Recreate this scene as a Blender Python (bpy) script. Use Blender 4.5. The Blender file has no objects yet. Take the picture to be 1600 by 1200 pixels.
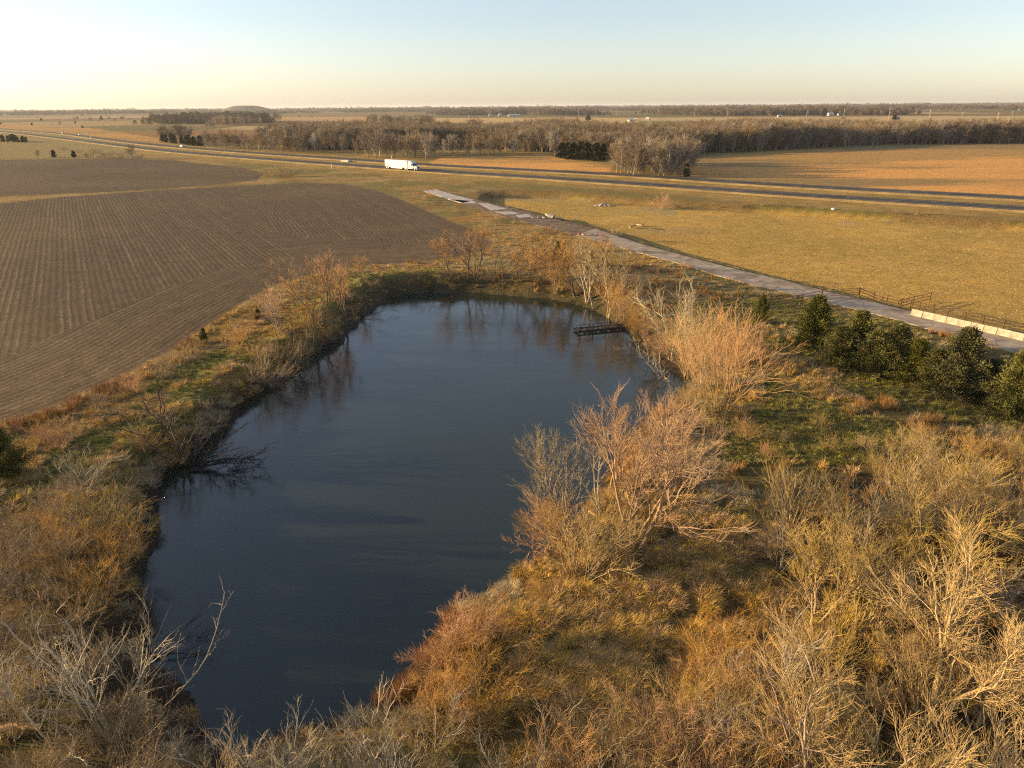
import bpy, math, random
import numpy as np
from mathutils import Matrix, Vector
S = bpy.context.scene
COL = S.collection
R = math.radians
HAZE_D = 5.5e-5
rng = np.random.default_rng(7)
random.seed(7)

# ---------------------------------------------------------------- camera
CAM_H = 28.0
F_PX, PITCH, ROLL = 1100.0, R(21.55), R(-0.43)
CAM_M = Matrix.Rotation(math.pi/2 - PITCH, 3, 'X') @ Matrix.Rotation(ROLL, 3, 'Z')
cam = bpy.data.cameras.new('camera'); cam_o = bpy.data.objects.new('camera', cam); COL.objects.link(cam_o)
cam_o.location = (0, 0, CAM_H); cam_o.rotation_euler = CAM_M.to_euler()
cam.sensor_width = 36; cam.lens = 36*F_PX/1600; cam.clip_start = 0.5; cam.clip_end = 120000
S.camera = cam_o

# ---------------------------------------------------------------- sky, sun, exposure
SUN_EL, SUN_AZ = R(11.0), R(-84.0)          # azimuth from the view direction (+Y), negative = left
w = bpy.data.worlds.new('World'); S.world = w; w.use_nodes = True
nt = w.node_tree; bg = nt.nodes['Background']
sky = nt.nodes.new('ShaderNodeTexSky'); sky.sky_type = 'NISHITA'; sky.sun_disc = False
sky.sun_elevation = SUN_EL; sky.sun_rotation = SUN_AZ
sky.altitude = 100; sky.air_density = 1.0; sky.dust_density = 0.6; sky.ozone_density = 2.0
hs_ = nt.nodes.new('ShaderNodeHueSaturation'); hs_.inputs['Saturation'].default_value = 0.70
nt.links.new(sky.outputs[0], hs_.inputs['Color']); tint = nt.nodes.new('ShaderNodeMix'); tint.data_type = 'RGBA'; tint.blend_type = 'MULTIPLY'; tint.inputs[0].default_value = 1; tint.inputs[7].default_value = (1.02, .985, 1.03, 1)
nt.links.new(hs_.outputs[0], tint.inputs[6]); nt.links.new(tint.outputs[2], bg.inputs[0]); bg.inputs[1].default_value = 0.11
sl = bpy.data.lights.new('sun', 'SUN'); so = bpy.data.objects.new('sun', sl); COL.objects.link(so)
sl.energy = 5.0; sl.angle = R(0.5); sl.color = (1.0, 0.70, 0.32)
sd = Vector((math.sin(SUN_AZ)*math.cos(SUN_EL), math.cos(SUN_AZ)*math.cos(SUN_EL), math.sin(SUN_EL)))
so.rotation_euler = sd.to_track_quat('Z', 'Y').to_euler(); so.location = (0, 0, 60)
S.view_settings.view_transform = 'Standard'; S.view_settings.look = 'None'
S.view_settings.gamma = 1; S.view_settings.exposure = 1.12
S.render.engine = 'CYCLES'
cy = S.cycles
cy.max_bounces = 4; cy.diffuse_bounces = 1; cy.glossy_bounces = 2; cy.transmission_bounces = 2
cy.volume_bounces = 0; cy.transparent_max_bounces = 4; cy.caustics_reflective = False; cy.caustics_refractive = False
cy.sample_clamp_indirect = 0.6; cy.use_denoising = False; cy.filter_width = 1.15; cy.pixel_filter_type = 'BLACKMAN_HARRIS'; cy.use_adaptive_sampling = False

# ---------------------------------------------------------------- helpers
def ray(px, py):
    v = CAM_M @ Vector(((px-800)/F_PX, -(py-600)/F_PX, -1.0)); return v
def at(px, py, z=0.0):
    v = ray(px, py); t = (z-CAM_H)/v.z; return (v.x*t, v.y*t)
def atg(px, py):
    z = 0.0
    for _ in range(14):
        x, y = at(px, py, z); z = 0.5*z + 0.5*float(height(np.array([x]), np.array([y]))[0])
    return (x, y, z)
CMI = np.array(CAM_M.transposed())
def proj(x, y, z):
    c = CMI @ np.array([x, y, z-CAM_H]); return (800+F_PX*c[0]/-c[2], 600-F_PX*c[1]/-c[2])
def world_pts(lst, z=0.0): return np.array([at(a, b, z) for a, b in lst])
def tag(o, label=None, cat=None, group=None, kind=None):
    if label: o['label'] = label
    if cat: o['category'] = cat
    if group: o['group'] = group
    if kind: o['kind'] = kind
    return o
def empty(name, loc=(0, 0, 0), rz=0):
    o = bpy.data.objects.new(name, None); COL.objects.link(o); o.location = loc; o.rotation_euler = (0, 0, rz)
    o.empty_display_size = 0.5; return o
def mesh_np(name, V, Fq, mat=None, smooth=True, cols=None):
    """V (n,3), Fq (m,k) all k-gons"""
    V = np.ascontiguousarray(V, dtype=np.float32); Fq = np.ascontiguousarray(Fq, dtype=np.int32)
    m = bpy.data.meshes.new(name); n, k = Fq.shape
    m.vertices.add(len(V)); m.vertices.foreach_set('co', V.ravel())
    m.loops.add(n*k); m.loops.foreach_set('vertex_index', Fq.ravel())
    m.polygons.add(n); m.polygons.foreach_set('loop_start', np.arange(0, n*k, k, dtype=np.int32))
    m.update(calc_edges=True)
    m.polygons.foreach_set('use_smooth', np.full(n, smooth, dtype=bool))
    if mat: m.materials.append(mat)
    return m
def link(name, m, parent=None, loc=None):
    o = bpy.data.objects.new(name, m); COL.objects.link(o)
    if parent: o.parent = parent
    if loc is not None: o.location = loc
    return o
def copy_tree(o, parent=None):
    c = o.copy(); COL.objects.link(c); c.parent = parent
    for ch in list(o.children): copy_tree(ch, c)
    return c
class MB:                                             # collects simple solids into one mesh
    def __init__(s): s.v = []; s.f = []
    def add(s, vs, fs):
        b = len(s.v); s.v += [tuple(p) for p in vs]; s.f += [tuple(b+i for i in f) for f in fs]
    def box(s, x0, x1, y0, y1, z0, z1, bev=0.0):
        if bev <= 0:
            s.add([(x, y, z) for z in (z0, z1) for x, y in ((x0, y0), (x1, y0), (x1, y1), (x0, y1))],
                  [(3, 2, 1, 0), (4, 5, 6, 7), (0, 1, 5, 4), (1, 2, 6, 5), (2, 3, 7, 6), (3, 0, 4, 7)])
        else:
            b = bev
            ring = [(x0+b, y0), (x1-b, y0), (x1, y0+b), (x1, y1-b), (x1-b, y1), (x0+b, y1), (x0, y1-b), (x0, y0+b)]
            cx, cyy = (x0+x1)/2, (y0+y1)/2
            def shr(p): return (cx+(p[0]-cx)*(1-2*b/max(x1-x0, 1e-6)), cyy+(p[1]-cyy)*(1-2*b/max(y1-y0, 1e-6)))
            vs = [(*shr(p), z0) for p in ring]+[(*p, z0+b) for p in ring]+[(*p, z1-b) for p in ring]+[(*shr(p), z1) for p in ring]
            fs = [tuple(range(7, -1, -1)), tuple(range(24, 32))]
            for l in range(3):
                for i in range(8): j = (i+1) % 8; fs.append((l*8+i, l*8+j, l*8+8+j, l*8+8+i))
            s.add(vs, fs)
    def prism(s, prof, y0, y1):                       # profile in x,z extruded along y
        n = len(prof)
        s.add([(x, y0, z) for x, z in prof]+[(x, y1, z) for x, z in prof],
              [tuple(range(n)), tuple(range(2*n-1, n-1, -1))]+[(i, n+i, n+(i+1) % n, (i+1) % n) for i in range(n)])
    def cyl(s, p, q, r0, r1=None, n=12, cap=True):
        r1 = r0 if r1 is None else r1
        p = Vector(p); q = Vector(q); d = (q-p).normalized()
        u = d.cross(Vector((0, 0, 1))) if abs(d.z) < .9 else d.cross(Vector((1, 0, 0))); u.normalize(); v = d.cross(u)
        vs = []
        for c, r in ((p, r0), (q, r1)):
            for i in range(n):
                a = 2*math.pi*i/n; vs.append(c+u*(math.cos(a)*r)+v*(math.sin(a)*r))
        fs = [(i, (i+1) % n, n+(i+1) % n, n+i) for i in range(n)]
        if cap: fs += [tuple(range(n-1, -1, -1)), tuple(range(n, 2*n))]
        s.add(vs, fs)
    def build(s, name, mat, parent=None, smooth=False):
        m = bpy.data.meshes.new(name); m.from_pydata(s.v, [], s.f); m.update()
        if mat: m.materials.append(mat)
        if smooth: m.polygons.foreach_set('use_smooth', [True]*len(m.polygons))
        return link(name, m, parent)

# lattice value noise, vectorised
_perm = np.random.default_rng(3).random((256, 256))
def vnoise(x, y, s):
    x = x/s+1000.37; y = y/s+1000.71
    xi = np.floor(x).astype(int); yi = np.floor(y).astype(int); fx = x-xi; fy = y-yi
    fx = fx*fx*(3-2*fx); fy = fy*fy*(3-2*fy)
    g = lambda a, b: _perm[a % 256, b % 256]
    return (g(xi, yi)*(1-fx)+g(xi+1, yi)*fx)*(1-fy)+(g(xi, yi+1)*(1-fx)+g(xi+1, yi+1)*fx)*fy
def fbm(x, y, s, o=4, g=0.5):
    t = 0; a = 1; n = 0
    for i in range(o): t = t+a*vnoise(x+17*i, y-31*i, s/2**i); n += a; a *= g
    return t/n
def sstep(a, b, x): t = np.clip((x-a)/(b-a), 0, 1); return t*t*(3-2*t)
def dist_line(x, y, P, closed=False):
    """distance to polyline, with the bounding box prefilter left out"""
    d = np.full(x.shape, 1e9); n = len(P)
    for i in range(n if closed else n-1):
        a = P[i]; b = P[(i+1) % n]; e = b-a; L = e@e+1e-9
        t = np.clip(((x-a[0])*e[0]+(y-a[1])*e[1])/L, 0, 1)
        d = np.minimum(d, (x-a[0]-t*e[0])**2+(y-a[1]-t*e[1])**2)
    return np.sqrt(d)
def inside(x, y, P):
    r = np.zeros(x.shape, bool); n = len(P)
    for i in range(n):
        a = P[i]; b = P[(i+1) % n]
        c = (a[1] > y) != (b[1] > y)
        xx = (b[0]-a[0])*(y-a[1])/((b[1]-a[1])+1e-12)+a[0]
        r ^= c & (x < xx)
    return r
def sdist(x, y, P):                                    # negative inside
    d = dist_line(x, y, P, True); return np.where(inside(x, y, P), -d, d)
def rough_line(P, amp, step, seed):
    """subdivide a closed polyline and jitter it so shores and field edges are uneven"""
    g = np.random.default_rng(seed); out = []
    for i in range(len(P)):
        a = P[i]; b = P[(i+1) % len(P)]; L = np.linalg.norm(b-a); n = max(1, int(L/step))
        for k in range(n): out.append(a+(b-a)*k/n)
    out = np.array(out); j = g.normal(0, 1, (len(out), 2)); j = (j+np.roll(j, 1, 0)+np.roll(j, -1, 0))/2
    return out+j*amp

# ---------------------------------------------------------------- site lines (read off the place)
WATER_Z = -2.0
POND = rough_line(world_pts([(612, 461), (660, 457), (735, 456), (800, 461), (870, 467), (905, 476), (945, 493), (985, 521), (1010, 547),
    (1050, 578), (1072, 604), (1062, 634), (1020, 655), (985, 690), (960, 730), (930, 775), (905, 812), (893, 838), (868, 852), (845, 882), (815, 903),
    (770, 942), (722, 962), (668, 1000), (640, 1060), (560, 1130), (480, 1150), (400, 1190), (330, 1170), (290, 1100), (232, 1045),
    (218, 962), (232, 880), (250, 832), (243, 790), (257, 752), (292, 728), (345, 678), (372, 648), (422, 608), (474, 573), (540, 530),
    (562, 495), (592, 474)], WATER_Z), 0.28, 1.2, 5)
FIELD_A = world_pts([(-700, 430), (-300, 350), (0, 318), (100, 308), (250, 297), (400, 289), (480, 285), (545, 288), (590, 297), (640, 317), (700, 343), (745, 362),
    (772, 378), (755, 393), (715, 402), (660, 409), (600, 413), (530, 419), (440, 441), (400, 462), (330, 505), (270, 548), (200, 585),
    (100, 630), (0, 668), (-300, 790), (-900, 1100)])
FIELD_B = world_pts([(-900, 270), (-300, 255), (0, 250), (180, 247), (275, 251), (380, 262), (415, 271), (402, 282), (300, 292), (150, 301), (0, 307), (-300, 330), (-900, 400)])
ROAD_L = world_pts([(662, 299), (700, 311), (760, 331), (830, 351), (900, 368), (1000, 396), (1075, 416), (1131, 435), (1240, 461), (1300, 476), (1375, 493), (1469, 521), (1562, 547), (1760, 603), (2000, 672)])
ROAD_R = world_pts([(682, 297), (741, 312), (800, 326), (870, 343), (930, 358), (1000, 382), (1056, 397), (1150, 422), (1225, 439), (1281, 454), (1356, 471), (1425, 488), (1600, 528), (1760, 565), (2000, 622)])
PASTURE = np.vstack([ROAD_R[1:], world_pts([(2400, 620), (2400, 400), (1600, 345), (1300, 326), (1150, 318), (1000, 309), (880, 299), (790, 297), (745, 300)])])
HWY_N = world_pts([(2600, 401), (2000, 355), (1600, 327.5), (1400, 315.5), (1200, 303), (1000, 288.5), (800, 275.5), (700, 270), (600, 262.5), (500, 255.5), (400, 248), (300, 240.2), (225, 232.5), (150, 222.8), (75, 213.8), (0, 205.5), (-120, 195)])
HWY_F = world_pts([(2600, 375), (2000, 336), (1600, 311), (1400, 300.5), (1200, 289.5), (1000, 275.5), (800, 265.3), (700, 260.5), (605, 253.8), (500, 246.5), (400, 240), (275, 230.2), (225, 225.5), (150, 216), (100, 209), (0, 202), (-120, 192.5)])
ORANGE_R = world_pts([(1060, 277), (1100, 246), (1200, 236), (1300, 231), (1400, 227), (1600, 225), (2600, 226), (2600, 360), (1600, 306), (1400, 296), (1200, 284)])
ORANGE_M = world_pts([(660, 257), (690, 246), (860, 244), (900, 252), (960, 258), (950, 272), (800, 263)])
ORANGE_L = world_pts([(-400, 190), (0, 194), (120, 197), (250, 216), (250, 222), (150, 213), (60, 204), (0, 200), (-400, 197)])

ROADP = np.vstack([ROAD_L, ROAD_R[::-1]])
def height(x, y):
    far = np.clip((y-150)/300, 0, 1)
    h = 0.25*(fbm(x, y, 22, 3)-0.5)*(1-0.5*far)
    h = h+(fbm(x, y, 900, 3)-0.5)*14*sstep(900, 3500, np.hypot(x, y))
    # pasture lies lower than the old concrete road
    near = y < 700
    dp = np.full(x.shape, 50.0); dp[near] = sdist(x[near], y[near], PASTURE)
    h = h-1.7*sstep(-1.0, -5.5, dp)
    if ROADP is not None:
        nr_ = (y < 330) & (y > 60); dr_ = np.full(x.shape, 50.0); dr_[nr_] = sdist(x[nr_], y[nr_], ROADP); k_ = sstep(5, 1.0, dr_)*sstep(-.2, -1.2, -dp-1.0+0*x) if False else sstep(5, 1.0, dr_)*sstep(-1.2, -.6, dp)
        h = h*(1-k_)+.03*k_
    # pond basin
    n2 = (np.abs(x) < 70) & (y < 150) & (y > 5)
    d = np.full(x.shape, 60.0); d[n2] = sdist(x[n2], y[n2], POND)
    right = sstep(2, 14, x)*sstep(75, 60, y)
    wid = 3.6+7*right*sstep(48, 30, y)
    out = WATER_Z+2.05*sstep(-0.3, 1.0, d/wid)**0.8+0.2*(fbm(x, y, 3.0, 3)-.5)
    # low rounded dam crest
    crest = 0.55*np.exp(-((d-5.0)/2.2)**2)*sstep(-5, -12, x)+0.5*np.exp(-((d-4.5)/2.2)**2)*sstep(90, 105, y)
    inn = WATER_Z-0.1+0.35*np.maximum(d, -6)
    b = np.where(d > 0, np.where(d < 14, out+crest, 0), inn)
    m = np.where(d < 0, 1.0, 1-sstep(wid, wid+6, d))
    h2 = h*(1-m)+b*m
    # clumpy rough ground close to the pond
    h2 = h2+0.30*(fbm(x, y, 1.6, 2)-0.5)*sstep(0.5, 3, d)*sstep(30, 10, d)
    return h2
# ---------------------------------------------------------------- material helpers
def mat(name, col, rough=0.8, **kw):
    m = bpy.data.materials.new(name); m.use_nodes = True; n = m.node_tree; b = n.nodes['Principled BSDF']
    b.inputs['Base Color'].default_value = (*col, 1); b.inputs['Roughness'].default_value = rough
    b.inputs['Specular IOR Level'].default_value = kw.get('spec', 0.3)
    b.inputs['Metallic'].default_value = kw.get('metal', 0)
    var = kw.get('var', 0.0)
    if var or kw.get('objvar'):
        tc = n.nodes.new('ShaderNodeTexCoord'); nz = n.nodes.new('ShaderNodeTexNoise')
        nz.inputs['Scale'].default_value = kw.get('scale', 3.0); nz.inputs['Detail'].default_value = 4
        n.links.new(tc.outputs['Object'], nz.inputs['Vector'])
        mr = n.nodes.new('ShaderNodeMapRange'); mr.inputs['From Min'].default_value = .3; mr.inputs['From Max'].default_value = .7
        mr.inputs['To Min'].default_value = 1-var; mr.inputs['To Max'].default_value = 1+var
        n.links.new(nz.outputs[0], mr.inputs[0])
        hsv = n.nodes.new('ShaderNodeHueSaturation'); hsv.inputs['Color'].default_value = (*col, 1)
        if kw.get('objvar'):
            oi = n.nodes.new('ShaderNodeObjectInfo'); m2 = n.nodes.new('ShaderNodeMapRange')
            m2.inputs['To Min'].default_value = 1-kw['objvar']; m2.inputs['To Max'].default_value = 1+kw['objvar']
            n.links.new(oi.outputs['Random'], m2.inputs[0])
            mu = n.nodes.new('ShaderNodeMath'); mu.operation = 'MULTIPLY'
            n.links.new(mr.outputs[0], mu.inputs[0]); n.links.new(m2.outputs[0], mu.inputs[1]); n.links.new(mu.outputs[0], hsv.inputs['Value'])
            wn = n.nodes.new('ShaderNodeTexWhiteNoise'); wn.noise_dimensions = '1D'; n.links.new(oi.outputs['Random'], wn.inputs['W'])
            m3 = n.nodes.new('ShaderNodeMapRange'); m3.inputs['To Min'].default_value = .5-kw.get('hue', .012); m3.inputs['To Max'].default_value = .5+kw.get('hue', .012)
            n.links.new(wn.outputs[0], m3.inputs[0]); n.links.new(m3.outputs[0], hsv.inputs['Hue'])
            m4 = n.nodes.new('ShaderNodeMapRange'); m4.inputs['To Min'].default_value = .8; m4.inputs['To Max'].default_value = 1.15
            n.links.new(wn.outputs[0], m4.inputs[0]); n.links.new(m4.outputs[0], hsv.inputs['Saturation'])
        else: n.links.new(mr.outputs[0], hsv.inputs['Value'])
        n.links.new(hsv.outputs[0], b.inputs['Base Color'])
    if kw.get('bump'):
        tc = n.nodes.new('ShaderNodeTexCoord'); nz = n.nodes.new('ShaderNodeTexNoise'); nz.inputs['Scale'].default_value = kw.get('bscale', 20)
        nz.inputs['Detail'].default_value = 5; n.links.new(tc.outputs['Object'], nz.inputs['Vector'])
        bp = n.nodes.new('ShaderNodeBump'); bp.inputs['Strength'].default_value = kw['bump']; bp.inputs['Distance'].default_value = kw.get('bdist', .05)
        n.links.new(nz.outputs[0], bp.inputs['Height']); n.links.new(bp.outputs[0], b.inputs['Normal'])
    return m

# ---------------------------------------------------------------- ground sheet
GOLD = np.array([.330, .205, .065]); STRAW = np.array([.36, .26, .11]); RUST = np.array([.30, .145, .045])
GREEN = np.array([.115, .125, .028]); OLIVE = np.array([.20, .165, .055]); SOIL = np.array([.112, .080, .048])
ORNG = np.array([.72, .37, .11]); MUD = np.array([.035, .027, .018]); TAN = np.array([.40, .27, .12]); DULL = np.array([.25, .165, .07])
def mixc(c, col, m): return c*(1-m[..., None])+np.asarray(col)*m[..., None]
def ground_color(x, y, d):
    n1 = fbm(x, y, 14, 4); n2 = fbm(x+300, y, 5, 4); n3 = fbm(x, y+900, 60, 4)
    c = np.broadcast_to(GOLD, x.shape+(3,)).copy()
    c = mixc(c, STRAW, sstep(.45, .65, n2)); c = mixc(c, OLIVE, sstep(.42, .6, n1)*.9); c = mixc(c, RUST, sstep(.60, .74, fbm(x-77, y, 9, 3))*.4)
    # far country: patchwork of dull pastures
    R_ = np.hypot(x, y)
    far = sstep(420, 800, R_)
    fx = fbm(x, y*2.2, 330, 4)
    cf = np.broadcast_to(DULL, x.shape+(3,)).copy(); cf = mixc(cf, OLIVE*.9, sstep(.45, .6, fx)); cf = mixc(cf, RUST*1.05, sstep(.52, .4, fx)*.6); cf = mixc(cf, TAN, sstep(.6, .68, fbm(x, y, 700, 3)))
    c = mixc(c, cf, far)
    # left bank: mown green crest
    bank = sstep(-8, -16, x)*sstep(2, 4, d)*sstep(12, 8, d)
    c = mixc(c, np.array([.25, .225, .055]), bank*sstep(.35, .5, n2)*.9)
    # grass between the concrete road and thicket: greener
    z = sstep(18, 30, x)*sstep(52, 58, y)*sstep(105, 90, y)*sstep(8, 14, d)
    c = mixc(c, OLIVE*.9, z*.8)
    # pasture
    near = y < 700
    dp = np.full(x.shape, 50.0); dp[near] = sdist(x[near], y[near], PASTURE)
    mp = sstep(0, -4, dp)
    cp = mixc(np.broadcast_to(np.array([.54, .34, .09]), x.shape+(3,)).copy(), np.array([.45, .30, .08]), sstep(.38, .6, fbm(x, y, 24, 5)))
    cp = mixc(cp, np.array([.42, .27, .08]), sstep(.58, .72, fbm(x*.6, y*1.7, 30, 4))*.7)
    cp = mixc(cp, np.array([.34, .29, .17]), sstep(.60, .70, fbm(x+50, y, 11, 4))*sstep(170, 190, y)*.6)
    c = mixc(c, cp, mp)
    c = mixc(c, GREEN, sstep(-4.6, -2.5, dp)*sstep(1, -1, dp)*.75)  # dark green strip paints the bank's shade into the ground colour
    # dirt verge along the concrete road
    dr = np.full(x.shape, 50.0); dr[near] = dist_line(x[near], y[near], ROAD_R)
    c = mixc(c, np.array([.15, .095, .05]), sstep(2.0, .8, dr)*sstep(.30, .5, fbm(x, y, 3, 3)))
    # highway median and verges
    dh = np.full(x.shape, 500.0); hm = (y < 1500)
    dh[hm] = np.minimum(dist_line(x[hm], y[hm], HWY_N), dist_line(x[hm], y[hm], HWY_F))
    c = mixc(c, mixc(np.broadcast_to(np.array([.42, .28, .09]), x.shape+(3,)).copy(), np.array([.33, .21, .06]), sstep(.4, .6, n2)), sstep(26, 16, dh)*.85)
    # ditch brown
    dd = np.abs(dp+3); c = mixc(c, np.array([.27, .165, .065]), sstep(7, 2, dd)*sstep(150, 170, y)*sstep(.42, .56, n1)*.75)
    for P, col in ((ORANGE_R, ORNG), (ORANGE_M, ORNG*1.02), (ORANGE_L, ORNG*.75)):
        dd = sdist(x, y, P); m = sstep(1.5, -1.5, dd+4*(n2-.5))
        cc = mixc(np.broadcast_to(col, x.shape+(3,)).copy(), np.array([.45, .27, .09]), sstep(.4, .62, fbm(x*.5, y*1.5, 45, 5)))
        cc = mixc(cc, np.array([.28, .20, .09]), sstep(.56, .7, fbm(x*.35, y*1.6, 60, 4))*.8)
        c = mixc(c, cc, m)
    for l_, col in (([(640, 190.5), (760, 193), (900, 195), (1000, 194), (1000, 184), (900, 183), (760, 184), (650, 185)], [.62, .42, .17]), ([(1000, 194), (1280, 197), (1280, 189), (1000, 189)], [.26, .27, .08]),
            ([(1000, 189), (1280, 189), (1600, 189), (2200, 187), (2200, 179), (1600, 181), (1280, 183), (1000, 184)], [.58, .42, .20]), ([(1280, 197), (1600, 199), (2200, 198), (2200, 187), (1600, 189), (1280, 189)], [.45, .34, .15]),
            ([(430, 188), (600, 189), (700, 184), (560, 181), (430, 182)], [.55, .34, .14]), ([(330, 202), (420, 203), (470, 199), (380, 197)], [.5, .36, .16]), ([(540, 212), (620, 214), (700, 208), (560, 205)], [.55, .4, .2]),
            ([(0, 219), (0, 200), (240, 224), (200, 246), (0, 247)], [.30, .23, .09])):
        dd = sdist(x, y, world_pts(l_)); c = mixc(c, np.array(col)*(.8+.4*n1[..., None] if False else 1), sstep(4, -4, dd)*.9)
    # tilled soil
    dA = sdist(x, y, FIELD_A); dB = sdist(x, y, FIELD_B)
    mA = sstep(.5, -.5, dA+.8*(n2-.5)); mB = sstep(.8, -.8, dB+2*(n2-.5))
    cs = mixc(np.broadcast_to(SOIL, x.shape+(3,)).copy(), SOIL*np.array([1.25, 1.22, 1.15]), sstep(.4, .62, fbm(x*.7, y, 35, 4)))
    c = mixc(c, cs, mA); c = mixc(c, cs*.98, mB)
    # mud and wet litter at the shore
    wet = sstep(1.3+1.6*n2*2, .2, d)
    c = mixc(c, MUD, wet)
    bank2 = sstep(3.8, 1.5, d)*sstep(95, 102, y); c = mixc(c, np.array([.10, .085, .04]), bank2*.8)
    mud = sstep(1, 4, x)*sstep(20, 24, y)*sstep(44, 38, y); c = mixc(c, MUD*1.1, mud*sstep(4.6, 2.6, d+2.5*(n2-.5))*.95)
    mud2 = sstep(-9, -12, x)*sstep(38, 32, y); c = mixc(c, MUD*1.3, mud2*sstep(6.5, 3.0, d+3*(n2-.5))*.9)
    # dark patch beside the broken road
    bx, by = at(850, 343); q = ((x-bx)/9)**2+((y-by)/5)**2; c = mixc(c, MUD*1.2, sstep(1.2, .5, q+.5*(n2-.5)))
    # leaf litter under the thickets, browned darker to paint in their shade
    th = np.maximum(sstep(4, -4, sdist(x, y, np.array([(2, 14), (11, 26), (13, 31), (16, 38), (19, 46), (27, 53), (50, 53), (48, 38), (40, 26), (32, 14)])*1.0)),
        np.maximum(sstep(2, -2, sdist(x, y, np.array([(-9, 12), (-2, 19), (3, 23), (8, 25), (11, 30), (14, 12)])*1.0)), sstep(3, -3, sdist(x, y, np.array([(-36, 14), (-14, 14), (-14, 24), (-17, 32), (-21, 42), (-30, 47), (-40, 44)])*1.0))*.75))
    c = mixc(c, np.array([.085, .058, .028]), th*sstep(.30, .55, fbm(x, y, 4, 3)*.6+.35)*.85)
    c = c*np.where(mA+mB > .5, .95, .88)[..., None]
    return c, mA, mB, dA
NY, NX = 900, 820
yy = 46*np.exp(np.linspace(0, math.log(60000/46), NY))-40       # from 6 m ahead out past the horizon
s = np.linspace(-1, 1, NX); t = s*1.05+0.9*s**7
Yg, Tg = np.meshgrid(yy, t, indexing='ij'); Xg = (Yg+40)*Tg
x = Xg.ravel(); y = Yg.ravel()
n2m = (np.abs(x) < 80) & (y < 160); dpond = np.full(x.shape, 60.0); dpond[n2m] = sdist(x[n2m], y[n2m], POND)
hz = height(x, y); hz = np.where(y > 20000, hz-8, hz)
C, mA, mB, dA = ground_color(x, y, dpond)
# row coordinates: interior rows run towards the far end, headland rows follow the field edge
a = R(-30.8); u_in = x*math.cos(a)-y*math.sin(a); v_in = x*math.sin(a)+y*math.cos(a)
EDGE = world_pts([(772, 378), (755, 393), (715, 402), (660, 409), (600, 413), (530, 419), (440, 441), (400, 462), (330, 505), (270, 548), (200, 585), (100, 630), (0, 668), (-300, 790)])
EDGR = world_pts([(545, 288), (590, 297), (640, 317), (700, 343), (745, 362), (772, 378)])
dl = dist_line(x, y, EDGE); drr = dist_line(x, y, EDGR)
u_h = np.minimum(dl, drr)
hl = np.where(((dl < 16+3*vnoise(x, y, 12)) | (drr < 42+6*vnoise(x, y, 15))), 1.0, 0.0)
ub = x*math.cos(R(-84))-y*math.sin(R(-84))
U = np.where(mB > .5, ub, u_in)
idx = (np.arange(NY-1)[:, None]*NX+np.arange(NX-1)[None, :]).ravel()
Fq = np.stack([idx, idx+1, idx+NX+1, idx+NX], 1)
gm = bpy.data.materials.new('ground'); gm.use_nodes = True
gme = mesh_np('ground', np.stack([x, y, hz], 1), Fq, gm)
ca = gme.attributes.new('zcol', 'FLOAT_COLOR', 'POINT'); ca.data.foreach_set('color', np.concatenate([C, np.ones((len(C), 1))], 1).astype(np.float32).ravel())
for nm, arr in (('urow', U), ('uhead', u_h), ('plow', np.maximum(mA, mB)), ('head', hl*mA), ('wetness', sstep(1.5, .1, dpond))):
    at_ = gme.attributes.new(nm, 'FLOAT', 'POINT'); at_.data.foreach_set('value', arr.astype(np.float32))
ground = tag(link('ground', gme), kind='structure')

def N(nt_, typ, **kw):
    n = nt_.nodes.new(typ)
    for k, v in kw.items():
        if k in n.inputs: n.inputs[k].default_value = v
        else: setattr(n, k, v)
    return n
T = gm.node_tree; B = T.nodes['Principled BSDF']; B.inputs['Specular IOR Level'].default_value = .1
L = T.links.new
def attr(nm): n = T.nodes.new('ShaderNodeAttribute'); n.attribute_name = nm; return n
def math_(op, a, b=None):
    n = T.nodes.new('ShaderNodeMath'); n.operation = op
    for i, q in enumerate((a, b)):
        if q is None: continue
        if isinstance(q, (int, float)): n.inputs[i].default_value = q
        else: L(q, n.inputs[i])
    return n.outputs[0]
def mrange(v, a, b, c, d):
    n = T.nodes.new('ShaderNodeMapRange'); L(v, n.inputs[0])
    for i, q in enumerate((a, b, c, d)): n.inputs[i+1].default_value = q
    return n.outputs[0]
geo = T.nodes.new('ShaderNodeNewGeometry'); pos = geo.outputs['Position']
def noise(scale, detail=4, vec=None, rough=.6):
    n = T.nodes.new('ShaderNodeTexNoise'); n.inputs['Scale'].default_value = scale; n.inputs['Detail'].default_value = detail; n.inputs['Roughness'].default_value = rough
    L(vec or pos, n.inputs['Vector']); return n.outputs[0]
ur = attr('urow').outputs['Fac']; uh = attr('uhead').outputs['Fac']; pl = attr('plow').outputs['Fac']; hd = attr('head').outputs['Fac']
mx = T.nodes.new('ShaderNodeMix'); mx.data_type = 'FLOAT'; L(math_('GREATER_THAN', hd, .5), mx.inputs[0]); L(ur, mx.inputs[2]); L(uh, mx.inputs[3]); uu = mx.outputs[0]
wob = math_('ADD', math_('MULTIPLY', noise(.25, 2), .6), math_('MULTIPLY', noise(.03, 2), .8))
uu2 = math_('ADD', uu, wob)
row = math_('SINE', math_('MULTIPLY', uu2, 2*math.pi/1.0))
cx = T.nodes.new('ShaderNodeCombineXYZ'); L(math_('MULTIPLY', uu, .55), cx.inputs[0]); sp = T.nodes.new('ShaderNodeSeparateXYZ'); L(pos, sp.inputs[0])
L(math_('MULTIPLY', sp.outputs[1], .012), cx.inputs[1]); L(math_('MULTIPLY', sp.outputs[0], .012), cx.inputs[2])
band = noise(1.0, 3, cx.outputs[0], .7)
patch = noise(.5, 5)
stub = math_('MULTIPLY', mrange(row, .1, .95, 0, 1), mrange(band, .44, .66, .0, .62))
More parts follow.
